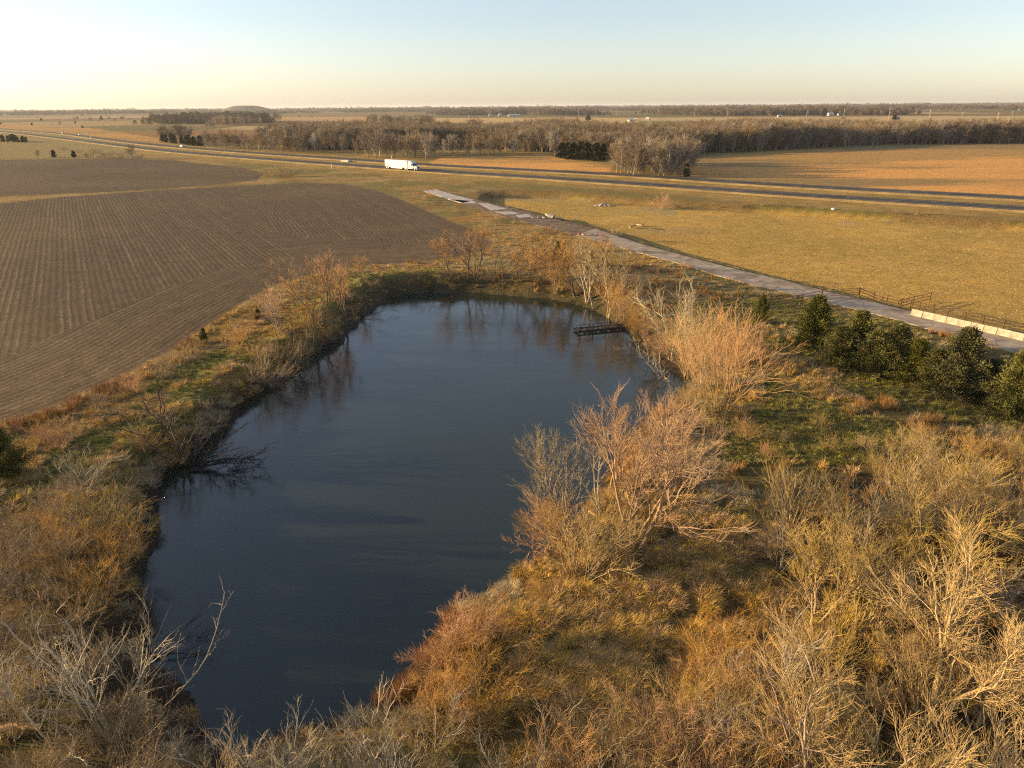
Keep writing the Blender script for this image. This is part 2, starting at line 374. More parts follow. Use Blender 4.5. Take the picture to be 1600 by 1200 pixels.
stub = math_('MULTIPLY', stub, mrange(patch, .3, .65, .25, 1.2))
stub = math_('MULTIPLY', stub, pl)
fine = mrange(noise(2.2, 7, None, .7), .3, .7, .55, 1.45)
fine2 = mrange(noise(.33, 4), .3, .7, .82, 1.18)
soilmod = math_('ADD', mrange(row, -1, 1, -.10, .16), 1.0)
vm = math_('MULTIPLY', fine, fine2)
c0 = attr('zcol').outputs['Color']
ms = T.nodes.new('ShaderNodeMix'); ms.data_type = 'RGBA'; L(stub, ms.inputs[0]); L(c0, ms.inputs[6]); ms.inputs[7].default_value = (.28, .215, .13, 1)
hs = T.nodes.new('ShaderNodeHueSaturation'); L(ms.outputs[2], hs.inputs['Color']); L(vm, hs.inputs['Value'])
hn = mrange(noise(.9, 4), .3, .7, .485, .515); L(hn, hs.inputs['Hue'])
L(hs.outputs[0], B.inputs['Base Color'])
L(mrange(attr('wetness').outputs['Fac'], 0, 1, .95, .45), B.inputs['Roughness'])
gb = math_('MULTIPLY', noise(3.0, 6, None, .75), math_('SUBTRACT', 1.0, pl))
hgt = math_('ADD', math_('MULTIPLY', gb, .55), math_('MULTIPLY', math_('MULTIPLY', row, pl), .03))
hgt = math_('ADD', hgt, math_('MULTIPLY', noise(8, 5, None, .7), math_('MULTIPLY', pl, .16)))
bp = T.nodes.new('ShaderNodeBump'); bp.inputs['Strength'].default_value = .8; bp.inputs['Distance'].default_value = 1.0
L(hgt, bp.inputs['Height']); L(bp.outputs[0], B.inputs['Normal'])

# ---------------------------------------------------------------- pond water
WP = POND; cen = WP.mean(0)
d0 = WP-np.roll(WP, 1, 0); d1 = np.roll(WP, -1, 0)-WP; nn = np.stack([(d0+d1)[:, 1], -(d0+d1)[:, 0]], 1); nn /= np.linalg.norm(nn, axis=1)[:, None]+1e-9
if ((nn*(WP-cen)).sum(1)).mean() < 0: nn = -nn
WO = WP+nn*1.6
wm = bpy.data.materials.new('pond_water'); wm.use_nodes = True; T = wm.node_tree; B = T.nodes['Principled BSDF']; L = T.links.new
B.inputs['Base Color'].default_value = (.021, .031, .024, 1); B.inputs['Roughness'].default_value = .035; B.inputs['IOR'].default_value = 1.50
geo = T.nodes.new('ShaderNodeNewGeometry'); pos = geo.outputs['Position']
mp = T.nodes.new('ShaderNodeMapping'); mp.inputs['Scale'].default_value = (1.0, 2.4, 1); mp.inputs['Rotation'].default_value = (0, 0, R(20)); L(pos, mp.inputs[0])
n1 = noise(2.6, 3, mp.outputs[0], .55); n2 = noise(.16, 3, mp.outputs[0]); n3 = noise(9, 2, mp.outputs[0])
amp = mrange(n2, .35, .62, .35, 1.3)
hh = math_('MULTIPLY', math_('ADD', n1, math_('MULTIPLY', n3, .25)), amp)
bp = T.nodes.new('ShaderNodeBump'); bp.inputs['Strength'].default_value = .16; bp.inputs['Distance'].default_value = .05
L(hh, bp.inputs['Height']); L(bp.outputs[0], B.inputs['Normal'])
me = bpy.data.meshes.new('pond_water'); me.from_pydata([(p[0], p[1], WATER_Z) for p in WO], [], [tuple(range(len(WO)))]); me.materials.append(wm); me.update()
if me.polygons[0].normal.z < 0: me.flip_normals()
tag(link('pond_water', me), kind='structure')

# ---------------------------------------------------------------- roads
def strip(P, off0, off1, z, follow=0.0):
    P = np.asarray(P); tng = np.gradient(P, axis=0); tng /= np.linalg.norm(tng, axis=1)[:, None]; nr = np.stack([tng[:, 1], -tng[:, 0]], 1)
    A = P+nr*off0; Bp = P+nr*off1; V = []; Fs = []
    for i in range(len(P)): V += [(*A[i], z), (*Bp[i], z)]
    for i in range(len(P)-1): Fs.append((2*i, 2*i+1, 2*i+3, 2*i+2))
    return V, Fs
def resample(P, step):
    P = np.asarray(P); d = np.r_[0, np.cumsum(np.linalg.norm(np.diff(P, axis=0), axis=1))]
    # chaikin smooth first
    for _ in range(2):
        Q = [P[0]]
        for i in range(len(P)-1): Q += [P[i]*.75+P[i+1]*.25, P[i]*.25+P[i+1]*.75]
        P = np.array(Q+[P[-1]])
    d = np.r_[0, np.cumsum(np.linalg.norm(np.diff(P, axis=0), axis=1))]
    s_ = np.arange(0, d[-1], step); return np.stack([np.interp(s_, d, P[:, 0]), np.interp(s_, d, P[:, 1])], 1)
asph = mat('asphalt', (.078, .068, .060), .95, spec=.08, var=.25, scale=.05, bump=.3, bscale=6)
paint = mat('road_paint', (.62, .58, .48), .6, var=.2, scale=1)
HZ = 0.42
def road_body(name, P, wl, wr, z, m, skirt=2.5):
    tng = np.gradient(P, axis=0); tng /= np.linalg.norm(tng, axis=1)[:, None]; nr = np.stack([tng[:, 1], -tng[:, 0]], 1)
    prof = [(-wl-skirt, z-1.1), (-wl, z), (wr, z), (wr+skirt, z-1.1)]
    V = []; Fs = []; k = len(prof)
    for i in range(len(P)):
        for o, zz in prof: q = P[i]+nr[i]*o; V.append((q[0], q[1], zz))
    for i in range(len(P)-1):
        for j in range(k-1): Fs.append((k*i+j, k*i+j+1, k*i+k+j+1, k*i+k+j))
    me = bpy.data.meshes.new(name); me.from_pydata(V, [], Fs); me.materials.append(m); me.update()
    if me.polygons[1].normal.z < 0: me.flip_normals()
    return tag(link(name, me), kind='structure')
verge = mat('verge_grass', (.40, .26, .085), .95, var=.35, scale=.15, bump=.5, bscale=1.5, bdist=.3)
for name, P in (('highway_near_carriageway', resample(HWY_N, 12)), ('highway_far_carriageway', resample(HWY_F, 12))):
    o = road_body(name, P, 5.6, 5.6, HZ, asph, skirt=6)
    o.data.materials.append(verge)
    for i, pgn in enumerate(o.data.polygons):
        if i % 3 != 1: pgn.material_index = 1
    V = []; Fs = []
    for off, wd in ((-3.75, .22), (3.65, .22)):
        v, f = strip(P, off-wd/2, off+wd/2, HZ+.008); b = len(V); V += v; Fs += [tuple(b+i for i in q) for q in f]
    tng = np.gradient(P, axis=0); tng /= np.linalg.norm(tng, axis=1)[:, None]; nr = np.stack([tng[:, 1], -tng[:, 0]], 1)
    for i in range(0, len(P)-1):
        p = P[i]; q = p+(P[i+1]-p)*.33; b = len(V)
        V += [(*(p-nr[i]*.1), HZ+.008), (*(p+nr[i]*.1), HZ+.008), (*(q+nr[i]*.1), HZ+.008), (*(q-nr[i]*.1), HZ+.008)]; Fs.append((b, b+1, b+2, b+3))
    me = bpy.data.meshes.new('lane_marking'); me.from_pydata(V, [], Fs); me.materials.append(paint); me.update()
    tag(link('lane_marking', me, None), kind='structure')
# old concrete road: subdivided sheet riding on the ground, sound slabs proud of the broken part
conc = mat('old_concrete', (.36, .29, .22), .9, var=.28, scale=.6, bump=.4, bscale=3, bdist=.05)
def cracks(m, sc_, wdt, dark):
    n = m.node_tree; b = n.nodes['Principled BSDF']; src = b.inputs['Base Color'].links[0].from_socket
    g_ = n.nodes.new('ShaderNodeNewGeometry'); v = n.nodes.new('ShaderNodeTexVoronoi'); v.feature = 'DISTANCE_TO_EDGE'; v.inputs['Scale'].default_value = sc_
    nz = n.nodes.new('ShaderNodeTexNoise'); nz.inputs['Scale'].default_value = .8; ad = n.nodes.new('ShaderNodeVectorMath'); n.links.new(g_.outputs['Position'], nz.inputs['Vector']); n.links.new(g_.outputs['Position'], ad.inputs[0]); n.links.new(nz.outputs['Color'], ad.inputs[1])
    n.links.new(ad.outputs[0], v.inputs['Vector']); mr = n.nodes.new('ShaderNodeMapRange'); mr.inputs['From Max'].default_value = wdt; mr.inputs['To Min'].default_value = 1; mr.inputs['To Max'].default_value = 0
    n.links.new(v.outputs['Distance'], mr.inputs[0]); nb = n.nodes.new('ShaderNodeTexNoise'); nb.inputs['Scale'].default_value = .22; nb.inputs['Detail'].default_value = 6; n.links.new(g_.outputs['Position'], nb.inputs['Vector'])
    m2 = n.nodes.new('ShaderNodeMapRange'); m2.inputs['From Min'].default_value = .52; m2.inputs['From Max'].default_value = .66; n.links.new(nb.outputs[0], m2.inputs[0])
    mm = n.nodes.new('ShaderNodeMath'); mm.operation = 'MAXIMUM'; mm.use_clamp = True; n.links.new(mr.outputs[0], mm.inputs[0]); n.links.new(m2.outputs[0], mm.inputs[1])
    mx_ = n.nodes.new('ShaderNodeMix'); mx_.data_type = 'RGBA'; sc2 = n.nodes.new('ShaderNodeMath'); sc2.operation = 'MULTIPLY'; sc2.inputs[1].default_value = .8; n.links.new(mm.outputs[0], sc2.inputs[0])
    n.links.new(sc2.outputs[0], mx_.inputs[0]); n.links.new(src, mx_.inputs[6]); mx_.inputs[7].default_value = (*dark, 1); n.links.new(mx_.outputs[2], b.inputs['Base Color'])
cracks(conc, .28, .03, (.15, .105, .055))
brok = mat('broken_road_dirt', (.17, .115, .07), .95, var=.5, scale=.5, bump=.7, bscale=2, bdist=.2)
pale = mat('pale_concrete', (.44, .39, .34), .85, var=.3, scale=.7, bump=.3, bscale=3)
def pave(name, L_, R_, z, m, nt_=10, lift=.03, rag=0.0):
    La = resample(L_, 1.5); Ra = resample(R_, 1.5); n = max(len(La), len(Ra))
    La = np.stack([np.interp(np.linspace(0, 1, n), np.linspace(0, 1, len(La)), La[:, k]) for k in (0, 1)], 1)
    Ra = np.stack([np.interp(np.linspace(0, 1, n), np.linspace(0, 1, len(Ra)), Ra[:, k]) for k in (0, 1)], 1)
    if rag:
        g = np.random.default_rng(4); e = (Ra-La); La = La+e*(g.normal(0, rag, (n, 1))); Ra = Ra+e*(g.normal(0, rag, (n, 1)))
    tt = np.linspace(0, 1, nt_)[None, :, None]; G = La[:, None]*(1-tt)+Ra[:, None]*tt
    gx, gy = G[..., 0].ravel(), G[..., 1].ravel(); gz = np.full(gx.shape, z)
    gz = gz.reshape(n, nt_); gz[:, 0] -= .5; gz[:, -1] -= .5
    G2 = G.copy(); G2[:, 0] = G[:, 0]-(G[:, 1]-G[:, 0])*.2; G2[:, 1] = G[:, 0]
    G2[:, -1] = G[:, -1]+(G[:, -1]-G[:, -2])*.2; G2[:, -2] = G[:, -1]
    V = np.stack([G2[..., 0].ravel(), G2[..., 1].ravel(), gz.ravel()], 1)
    i_ = (np.arange(n-1)[:, None]*nt_+np.arange(nt_-1)[None, :]).ravel()
    me = mesh_np(name, V, np.stack([i_, i_+1, i_+nt_+1, i_+nt_], 1), m, smooth=False)
    return tag(link(name, me), kind='structure')
pave('concrete_road', ROAD_L[4:], ROAD_R[4:], .13, conc, rag=.012)
pave('broken_road', ROAD_L[:6], ROAD_R[:6], .11, brok, rag=.06)
for q in ([(662, 299), (682, 296.5), (706, 304), (741, 313), (724, 317.5), (700, 311), (680, 305)],
          [(746, 317.5), (762, 318.5), (792, 327), (768, 329.5)], [(806, 337), (824, 335), (832, 339), (812, 341)],
          [(700, 311.8), (722, 318.2), (745, 318.6), (741, 315)], [(772, 331), (800, 331), (812, 335), (790, 336)], [(852, 334), (862, 336), (868, 340), (858, 339)]):
    P = [at(*c_) for c_ in q]; me = bpy.data.meshes.new('pale_slab'); n = len(P)
    me.from_pydata([(*p, .135) for p in P]+[(*p, -.3) for p in P], [], [tuple(range(n))]+[(i, n+i, n+(i+1) % n, (i+1) % n) for i in range(n)]); me.materials.append(pale); me.update()
    if me.polygons[0].normal.z < 0: me.flip_normals()
    tag(link('road_slab', me), kind='structure')
# far hill
def hill(px, dist, wpx, hpx, seed):
    v = ray(px, 170); k = dist/v.y; cx_, cy_ = v.x*k, dist
    g = np.random.default_rng(seed); n = 40; V = []; half = wpx/1183*dist/2; hh_ = hpx/1183*dist+CAM_H
    for i in range(13):
        t_ = i/12; rr = half*(1-t_)**1.0+half*.22*t_; zz = hh_*math.sin(t_*math.pi/2)**1.0
        for j in range(n): a_ = 2*math.pi*j/n; q_ = 1+.06*math.sin(3*a_+seed)+.02*g.normal(); V.append((cx_+rr*1.1*math.cos(a_)*q_, cy_+rr*.8*math.sin(a_)*q_, zz))
    V.append((cx_, cy_, hh_*1.01))
    Fs = [(i*n+j, i*n+(j+1) % n, (i+1)*n+(j+1) % n, (i+1)*n+j) for i in range(12) for j in range(n)]+[(12*n+j, 12*n+(j+1) % n, 13*n) for j in range(n)]
    me = bpy.data.meshes.new('hill'); me.from_pydata(V, [], Fs); me.update(); me.materials.append(mat('hill_scrub', (.12, .10, .06), .95, var=.3, scale=.02))
    me.polygons.foreach_set('use_smooth', [True]*len(me.polygons)); tag(link('hill', me), kind='structure')
hill(383, 5200, 84, 3.5, 1)
# ================================================================ plant generators (vectorised)
def unit(v): return v/(np.linalg.norm(v, axis=-1, keepdims=True)+1e-9)
def perp_rand(g, d):
    r = g.normal(size=d.shape); r -= (r*d).sum(-1, keepdims=True)*d; return unit(r)
def grow_lines(g, p0, d0, L, K, wig, trop, r0, r1):
    n = len(p0); P = np.zeros((n, K, 3)); P[:, 0] = p0; d = unit(d0).copy()
    for k in range(1, K):
        d = unit(d+g.normal(0, wig, (n, 3))+np.array([0, 0, trop])); P[:, k] = P[:, k-1]+d*(L/(K-1))[:, None]
    Rr = r0[:, None]*(1-np.linspace(0, 1, K)[None])+r1[:, None]*np.linspace(0, 1, K)[None]
    return P, Rr
def children_of(g, P, Rr, m, t0, t1, ang, lf, K, wig, trop, rf, rmin, base_len=None, tl=.75):
    n, Kp, _ = P.shape; seg = np.linalg.norm(np.diff(P, axis=1), axis=2).sum(1)
    t = (np.tile(np.linspace(t0, t1, m), (n, 1))+g.uniform(-.5, .5, (n, m))*(t1-t0)/max(m, 1)).clip(0.02, .995)
    f = t*(Kp-1); i = np.minimum(f.astype(int), Kp-2); fr = f-i; ar = np.arange(n)[:, None]
    pos = P[ar, i]*(1-fr[..., None])+P[ar, i+1]*fr[..., None]; tan = unit(P[ar, i+1]-P[ar, i])
    rad = Rr[ar, i]*(1-fr)+Rr[ar, i+1]*fr
    pos = pos.reshape(-1, 3); tan = tan.reshape(-1, 3); rad = rad.ravel(); tt = t.ravel()
    a = R(ang[0])+g.normal(0, R(ang[1]), len(pos)); q = perp_rand(g, tan)
    d = tan*np.cos(a)[:, None]+q*np.sin(a)[:, None]
    L = np.repeat(seg, m)*lf*(1.15-tl*tt)*g.uniform(.55, 1.25, len(pos))
    if base_len: L = np.maximum(L, base_len)
    return grow_lines(g, pos, d, L, K, wig, trop, np.maximum(rad*rf, rmin), np.full(len(pos), rmin*.55))
def tubes(P, Rr, Sd=3):
    n, K, _ = P.shape; T_ = unit(np.gradient(P, axis=1)); ref = np.where(np.abs(T_[..., 2:3]) > .9, np.array([1., 0, 0]), np.array([0, 0, 1.]))
    u = unit(np.cross(T_, ref)); v = np.cross(T_, u); a = np.arange(Sd)*2*np.pi/Sd
    V = P[:, :, None]+Rr[:, :, None, None]*(np.cos(a)[None, None, :, None]*u[:, :, None]+np.sin(a)[None, None, :, None]*v[:, :, None])
    b = (np.arange(n)*K*Sd)[:, None, None]+(np.arange(K-1)*Sd)[None, :, None]+np.arange(Sd)[None, None]
    b2 = (np.arange(n)*K*Sd)[:, None, None]+(np.arange(K-1)*Sd)[None, :, None]+((np.arange(Sd)+1) % Sd)[None, None]
    return V.reshape(-1, 3), np.stack([b, b2, b2+Sd, b+Sd], -1).reshape(-1, 4)
def join(parts):
    V = []; Fs = []; o = 0
    for v, f in parts: V.append(v); Fs.append(f+o); o += len(v)
    return np.concatenate(V), np.concatenate(Fs)
def tree_mesh(seed, spec, mt, mw, name):
    """returns (trunk+limb mesh, twig mesh) at nominal size; spec drives a 3-4 level branching"""
    g = np.random.default_rng(seed); sp = spec
    n0 = sp['stems']; az = g.uniform(0, 2*np.pi, n0)+np.arange(n0)*2.4; tilt = R(1)*g.uniform(*sp['tilt'], n0)
    d = np.stack([np.sin(tilt)*np.cos(az), np.sin(tilt)*np.sin(az), np.cos(tilt)], 1)
    lean = np.array(sp.get('lean', (0, 0, 0))); d = unit(d+lean)
    L = sp['h']*g.uniform(.72, 1.0, n0); r = sp['r']*g.uniform(.6, 1.0, n0)
    p0 = np.stack([np.cos(az), np.sin(az), np.zeros(n0)], 1)*sp['r']*(0 if n0 == 1 else sp.get('spread', 2.2)); p0[:, 2] -= .25
    P0, R0 = grow_lines(g, p0, d, L, sp.get('K0', 9), sp.get('wig0', .10), sp.get('trop0', .03), r, r*.18)
    limbs = [tubes(P0, R0, 6)]; P, Rr = P0, R0; tw = []
    levels = sp['levels']
    for i, lv in enumerate(levels):
        P1, R1 = children_of(g, P, Rr, lv['m'], lv.get('t0', .25), lv.get('t1', 1.0), lv['ang'], lv['lf'], lv.get('K', 5), lv.get('wig', .16), lv.get('trop', .05), lv.get('rf', .6), lv['rmin'], lv.get('minlen'), lv.get('tl', .75))
        (limbs if i < sp.get('limb_levels', 1) else tw).append(tubes(P1, R1, lv.get('sides', 3)))
        if lv.get('also') is not None:       # also spawn from the parents' parents next time
            P, Rr = P1, R1
        else: P, Rr = P1, R1
    Vl, Fl = join(limbs); Vt, Ft = join(tw)
    return mesh_np(name+'_trunk', Vl, Fl, mt), mesh_np(name+'_crown', Vt, Ft, mw)
# bark and twig colours (real albedos)
BARK_GREY = mat('bark_grey', (.30, .25, .185), .9, var=.35, scale=1.2, objvar=.18)
BARK_PALE = mat('bark_pale', (.42, .36, .27), .85, var=.3, scale=.8, objvar=.12)
BARK_DARK = mat('bark_dark', (.14, .105, .075), .9, var=.3, scale=1.2, objvar=.2)
BARK_BLACK = mat('wet_wood', (.022, .019, .016), .6, var=.3, scale=1.2)
BARK_TAN = mat('bark_tan', (.42, .31, .17), .9, var=.3, scale=1.2, objvar=.2)
TW_TAN = mat('twig_tan', (.40, .285, .125), .85, var=.22, scale=.35, objvar=.25, hue=.01)
TW_GOLD = mat('twig_gold', (.47, .32, .105), .85, var=.25, scale=.35, objvar=.2, hue=.01)
TW_ORANGE = mat('twig_orange', (.54, .29, .10), .85, var=.22, scale=.35, objvar=.2, hue=.01)
TW_GREY = mat('twig_grey', (.34, .265, .17), .85, var=.22, scale=.35, objvar=.2, hue=.01)
TW_PINK = mat('twig_russet', (.42, .25, .11), .85, var=.2, scale=.35, objvar=.18, hue=.008)
TW_BROWN = mat('twig_brown', (.27, .19, .11), .85, var=.3, scale=.1, objvar=.28, hue=.012)
SPECS = {
 # tall many-stemmed willow, vase shaped
 'willow': dict(stems=26, tilt=(2, 40), h=9.4, r=.058, spread=8.0, wig0=.085, trop0=.04, K0=10, limb_levels=1, levels=[
    dict(m=5, t0=.35, ang=(20, 8), lf=.50, K=6, wig=.10, trop=.04, rmin=.020, rf=.55, tl=.6),
    dict(m=4, t0=.2, ang=(20, 8), lf=.60, K=4, wig=.09, trop=.04, rmin=.012, tl=.45),
    dict(m=3, t0=.25, ang=(19, 8), lf=.75, K=3, wig=.08, trop=.03, rmin=.0085, minlen=.5, tl=.35)]),
 # spreading bare tree with crooked limbs
 'spreading': dict(stems=4, tilt=(7, 27), h=8.4, r=.17, spread=1.1, wig0=.14, trop0=.06, K0=11, limb_levels=2, levels=[
    dict(m=7, t0=.3, ang=(38, 10), lf=.55, K=8, wig=.15, trop=.09, rmin=.036, rf=.62, tl=.6),
    dict(m=6, t0=.25, ang=(33, 12), lf=.52, K=6, wig=.14, trop=.07, rmin=.019, rf=.6, tl=.5),
    dict(m=4, t0=.25, ang=(27, 11), lf=.62, K=4, wig=.12, trop=.06, rmin=.013, tl=.4),
    dict(m=2, t0=.25, ang=(24, 10), lf=.75, K=3, wig=.10, trop=.05, rmin=.0095, minlen=.4, tl=.35)]),
 # trunk forking low into a round crown
 'round': dict(stems=3, tilt=(2, 24), h=8.4, r=.15, spread=1.2, wig0=.09, trop0=.05, K0=9, limb_levels=2, levels=[
    dict(m=9, t0=.24, ang=(36, 9), lf=.58, K=7, wig=.11, trop=.07, rmin=.036, rf=.58, tl=.6),
    dict(m=6, t0=.25, ang=(28, 10), lf=.55, K=5, wig=.11, trop=.06, rmin=.020, tl=.5),
    dict(m=5, t0=.2, ang=(25, 10), lf=.62, K=4, wig=.10, trop=.05, rmin=.013, tl=.4),
    dict(m=2, t0=.25, ang=(22, 9), lf=.75, K=3, wig=.09, trop=.04, rmin=.012, minlen=.45, tl=.3)]),
 # stiff up-swept thicket shrub
 'shrub': dict(stems=7, tilt=(6, 42), h=6.0, r=.085, spread=4.0, wig0=.10, trop0=.04, K0=8, limb_levels=1, levels=[
    dict(m=7, t0=.22, ang=(28, 9), lf=.54, K=5, wig=.11, trop=.06, rmin=.021, rf=.55, tl=.6),
    dict(m=5, t0=.22, ang=(25, 9), lf=.62, K=4, wig=.10, trop=.05, rmin=.014, tl=.45),
    dict(m=2, t0=.25, ang=(22, 9), lf=.78, K=3, wig=.09, trop=.05, rmin=.012, minlen=.6, tl=.3)]),
 # open forked shrub with stout grey stems
 'forked': dict(stems=6, tilt=(8, 36), h=7.0, r=.08, spread=3.0, wig0=.12, trop0=.05, K0=9, limb_levels=2, levels=[
    dict(m=6, t0=.25, ang=(33, 10), lf=.52, K=6, wig=.14, trop=.08, rmin=.030, rf=.62, tl=.6),
    dict(m=5, t0=.2, ang=(30, 11), lf=.55, K=5, wig=.13, trop=.08, rmin=.018, tl=.5),
    dict(m=3, t0=.2, ang=(26, 10), lf=.75, K=4, wig=.12, trop=.06, rmin=.0125, minlen=.5, tl=.35)]),
 # tangled brown brush
 'brush': dict(stems=14, tilt=(5, 62), h=4.0, r=.032, spread=9.0, wig0=.14, trop0=.03, K0=7, limb_levels=1, levels=[
    dict(m=6, t0=.15, ang=(32, 14), lf=.54, K=4, wig=.15, trop=.05, rmin=.014, rf=.5, tl=.6),
    dict(m=5, t0=.15, ang=(30, 14), lf=.62, K=3, wig=.15, trop=.05, rmin=.010, tl=.5),
    dict(m=3, t0=.2, ang=(26, 12), lf=.75, K=3, wig=.14, trop=.03, rmin=.0085, minlen=.35, tl=.4)]),
 # slender dead tree with few branches
 'snag': dict(stems=3, tilt=(5, 40), h=8, r=.11, spread=1.2, wig0=.13, trop0=.03, K0=11, limb_levels=2, levels=[
    dict(m=6, t0=.3, ang=(40, 12), lf=.42, K=6, wig=.18, trop=.05, rmin=.030, rf=.6, tl=.5),
    dict(m=4, t0=.2, ang=(40, 12), lf=.48, K=5, wig=.2, trop=.03, rmin=.018, tl=.5),
    dict(m=3, t0=.2, ang=(34, 12), lf=.6, K=3, wig=.15, trop=.03, rmin=.012, minlen=.25, tl=.5)]),
 # far woodland trees, coarse twigs
 'wood': dict(stems=2, tilt=(0, 12), h=11.5, r=.20, spread=1.0, wig0=.08, trop0=.03, K0=7, limb_levels=1, levels=[
    dict(m=13, t0=.16, ang=(38, 10), lf=.52, K=5, wig=.12, trop=.08, rmin=.075, rf=.5, tl=.6),
    dict(m=6, t0=.2, ang=(30, 12), lf=.56, K=3, wig=.12, trop=.06, rmin=.05, tl=.5),
    dict(m=5, t0=.2, ang=(26, 11), lf=.75, K=2, wig=.12, trop=.05, rmin=.036, minlen=1.0, tl=.3)]),
}
def cedar_mesh(seed, h=6.0, w=2.2, n=120, leaf=(.26, .07), per=95):
    g = np.random.default_rng(seed); r = .13
    P0, R0 = grow_lines(g, np.array([[0, 0, -.2]]), np.array([[0, 0, 1.]]), np.array([h*.97]), 8, .03, .02, np.array([r]), np.array([.02]))
    t = g.uniform(.03, .98, n)**1.05; az = g.uniform(0, 2*np.pi, n); z = t*h*.95
    lobes = 1+.25*np.sin(3*az+seed+5*t)+.22*np.sin(13*t+2*az)
    L = w*(1-t)**.95*(.72+.28*np.minimum(1, t*6))*lobes*g.uniform(.35, 1.35, n)+.2
    el = R(12)+R(38)*t+g.normal(0, R(8), n)
    d = np.stack([np.cos(az)*np.cos(el), np.sin(az)*np.cos(el), np.sin(el)], 1)
    Pb, Rb = grow_lines(g, np.stack([0*z, 0*z, z], 1), d, L, 5, .08, .10, np.full(n, .03), np.full(n, .008))
    # leafy sprays clustered on the outer half of each branch
    tt = g.uniform(.25, 1.04, (n, per)); f = np.minimum(tt, .999)*4; i = f.astype(int); fr = f-i; ar = np.arange(n)[:, None]
    p = Pb[ar, i]*(1-fr[..., None])+Pb[ar, i+1]*fr[..., None]; td = unit(Pb[ar, i+1]-Pb[ar, i])
    off = g.normal(0, 1, p.shape); off *= (.05+.15*(1-np.abs(tt-.65)))[..., None]*np.array([1, 1, .75]); p = (p+off).reshape(-1, 3)
    dirn = unit(td.reshape(-1, 3)*.8+off.reshape(-1, 3)*2.2+g.normal(0, .35, p.shape)+np.array([0, 0, .5]))
    sd_ = perp_rand(g, dirn); ln = leaf[0]*g.uniform(.5, 1.3, len(p))[:, None]; wd = leaf[1]*g.uniform(.6, 1.4, len(p))[:, None]
    V = np.stack([p-sd_*wd*.4, p+sd_*wd*.4, p+dirn*ln*.6+sd_*wd, p+dirn*ln, p+dirn*ln*.6-sd_*wd], 1)
    V = V[:, [0, 1, 2, 4]]; V = np.concatenate([V, (p+dirn*ln)[:, None]], 1)   # two faces per spray
    b = np.arange(len(p))[:, None]*5; tri = np.concatenate([b+np.array([0, 1, 2]), b+np.array([0, 2, 3]), b+np.array([3, 2, 4])], 0)
    Vt, Ft = join([tubes(P0, R0, 6), tubes(Pb, Rb, 3)])
    return mesh_np('cedar_trunk', Vt, Ft, BARK_DARK), mesh_np('cedar_crown', V.reshape(-1, 3), tri, LEAF_CEDAR, smooth=False)
LEAF_CEDAR = mat('cedar_foliage', (.125, .12, .026), .75, var=.45, scale=1.1, objvar=.15)
LEAF_CEDAR_FAR = mat('cedar_foliage_far', (.042, .052, .018), .8, var=.4, scale=.5, objvar=.2)

LIB = {}
def lib(kind, mt, mw, nvar, seed0):
    for i in range(nvar):
        LIB.setdefault(kind, []).append((*tree_mesh(seed0+i, SPECS[kind.split(':')[0]], mt, mw, kind.split(':')[0]),))
import copy
SPECS['farbare'] = copy.deepcopy(SPECS['spreading']); SPECS['farbare'].update(stems=3, r=.17, h=9)
for l_, q_ in zip(SPECS['farbare']['levels'], (.045, .028, .017, .012)): l_['rmin'] = q_
SPECS['deadbig'] = copy.deepcopy(SPECS['snag']); SPECS['deadbig'].update(stems=5, r=.17, tilt=(8, 52))
for l_, q_ in zip(SPECS['deadbig']['levels'], (.055, .034, .022)): l_['rmin'] = q_
lib('deadbig:d', BARK_DARK, BARK_DARK, 2, 320)
lib('farbare:d', BARK_DARK, TW_ORANGE, 4, 300)
lib('farbare:g', BARK_TAN, TW_TAN, 3, 310)
BARK_OCHRE = mat('bark_ochre', (.36, .23, .10), .9, var=.3, scale=1.2, objvar=.15)
lib('willow:o', BARK_OCHRE, TW_ORANGE, 3, 10)
lib('willow:g', BARK_TAN, TW_GOLD, 2, 20)
lib('spreading:o', BARK_GREY, TW_ORANGE, 3, 30)
lib('spreading:r', BARK_OCHRE, TW_PINK, 3, 36)
lib('spreading:g', BARK_GREY, TW_GREY, 2, 42)
lib('round:t', BARK_TAN, TW_GOLD, 4, 50)
lib('shrub:t', BARK_TAN, TW_TAN, 5, 60)
lib('shrub:g', BARK_TAN, TW_GOLD, 3, 70)
lib('forked:p', BARK_PALE, TW_GREY, 4, 80)
lib('brush:b', BARK_TAN, TW_BROWN, 4, 90)
lib('brush:o', BARK_TAN, TW_ORANGE, 3, 96)
lib('brush:t', BARK_TAN, TW_TAN, 3, 100)
lib('snag:p', BARK_PALE, TW_GREY, 3, 110)
lib('snag:d', BARK_DARK, BARK_DARK, 3, 116)
for nm, mt, mw, k in (('wood:a', BARK_GREY, TW_BROWN, 4), ('wood:b', BARK_GREY, mat('wood_twig_tan', (.27, .205, .14), .9, objvar=.25), 4), ('wood:p', BARK_PALE, mat('wood_twig_pale', (.42, .36, .27), .9, objvar=.15), 3)):
    lib(nm, mt, mw, k, hash(nm[-1]) % 7+130 if False else 130+ord(nm[-1]))
for i in range(6): LIB.setdefault('cedar', []).append(cedar_mesh(200+i, 6.0, 2.3+.2*(i % 3), 210, (.17, .035), 150))
for i in range(3):
    a_, b_ = cedar_mesh(220+i, 6.0, 2.2, 70, (.6, .26), 26); b_.materials[0] = LEAF_CEDAR_FAR; LIB.setdefault('cedar_far', []).append((a_, b_))
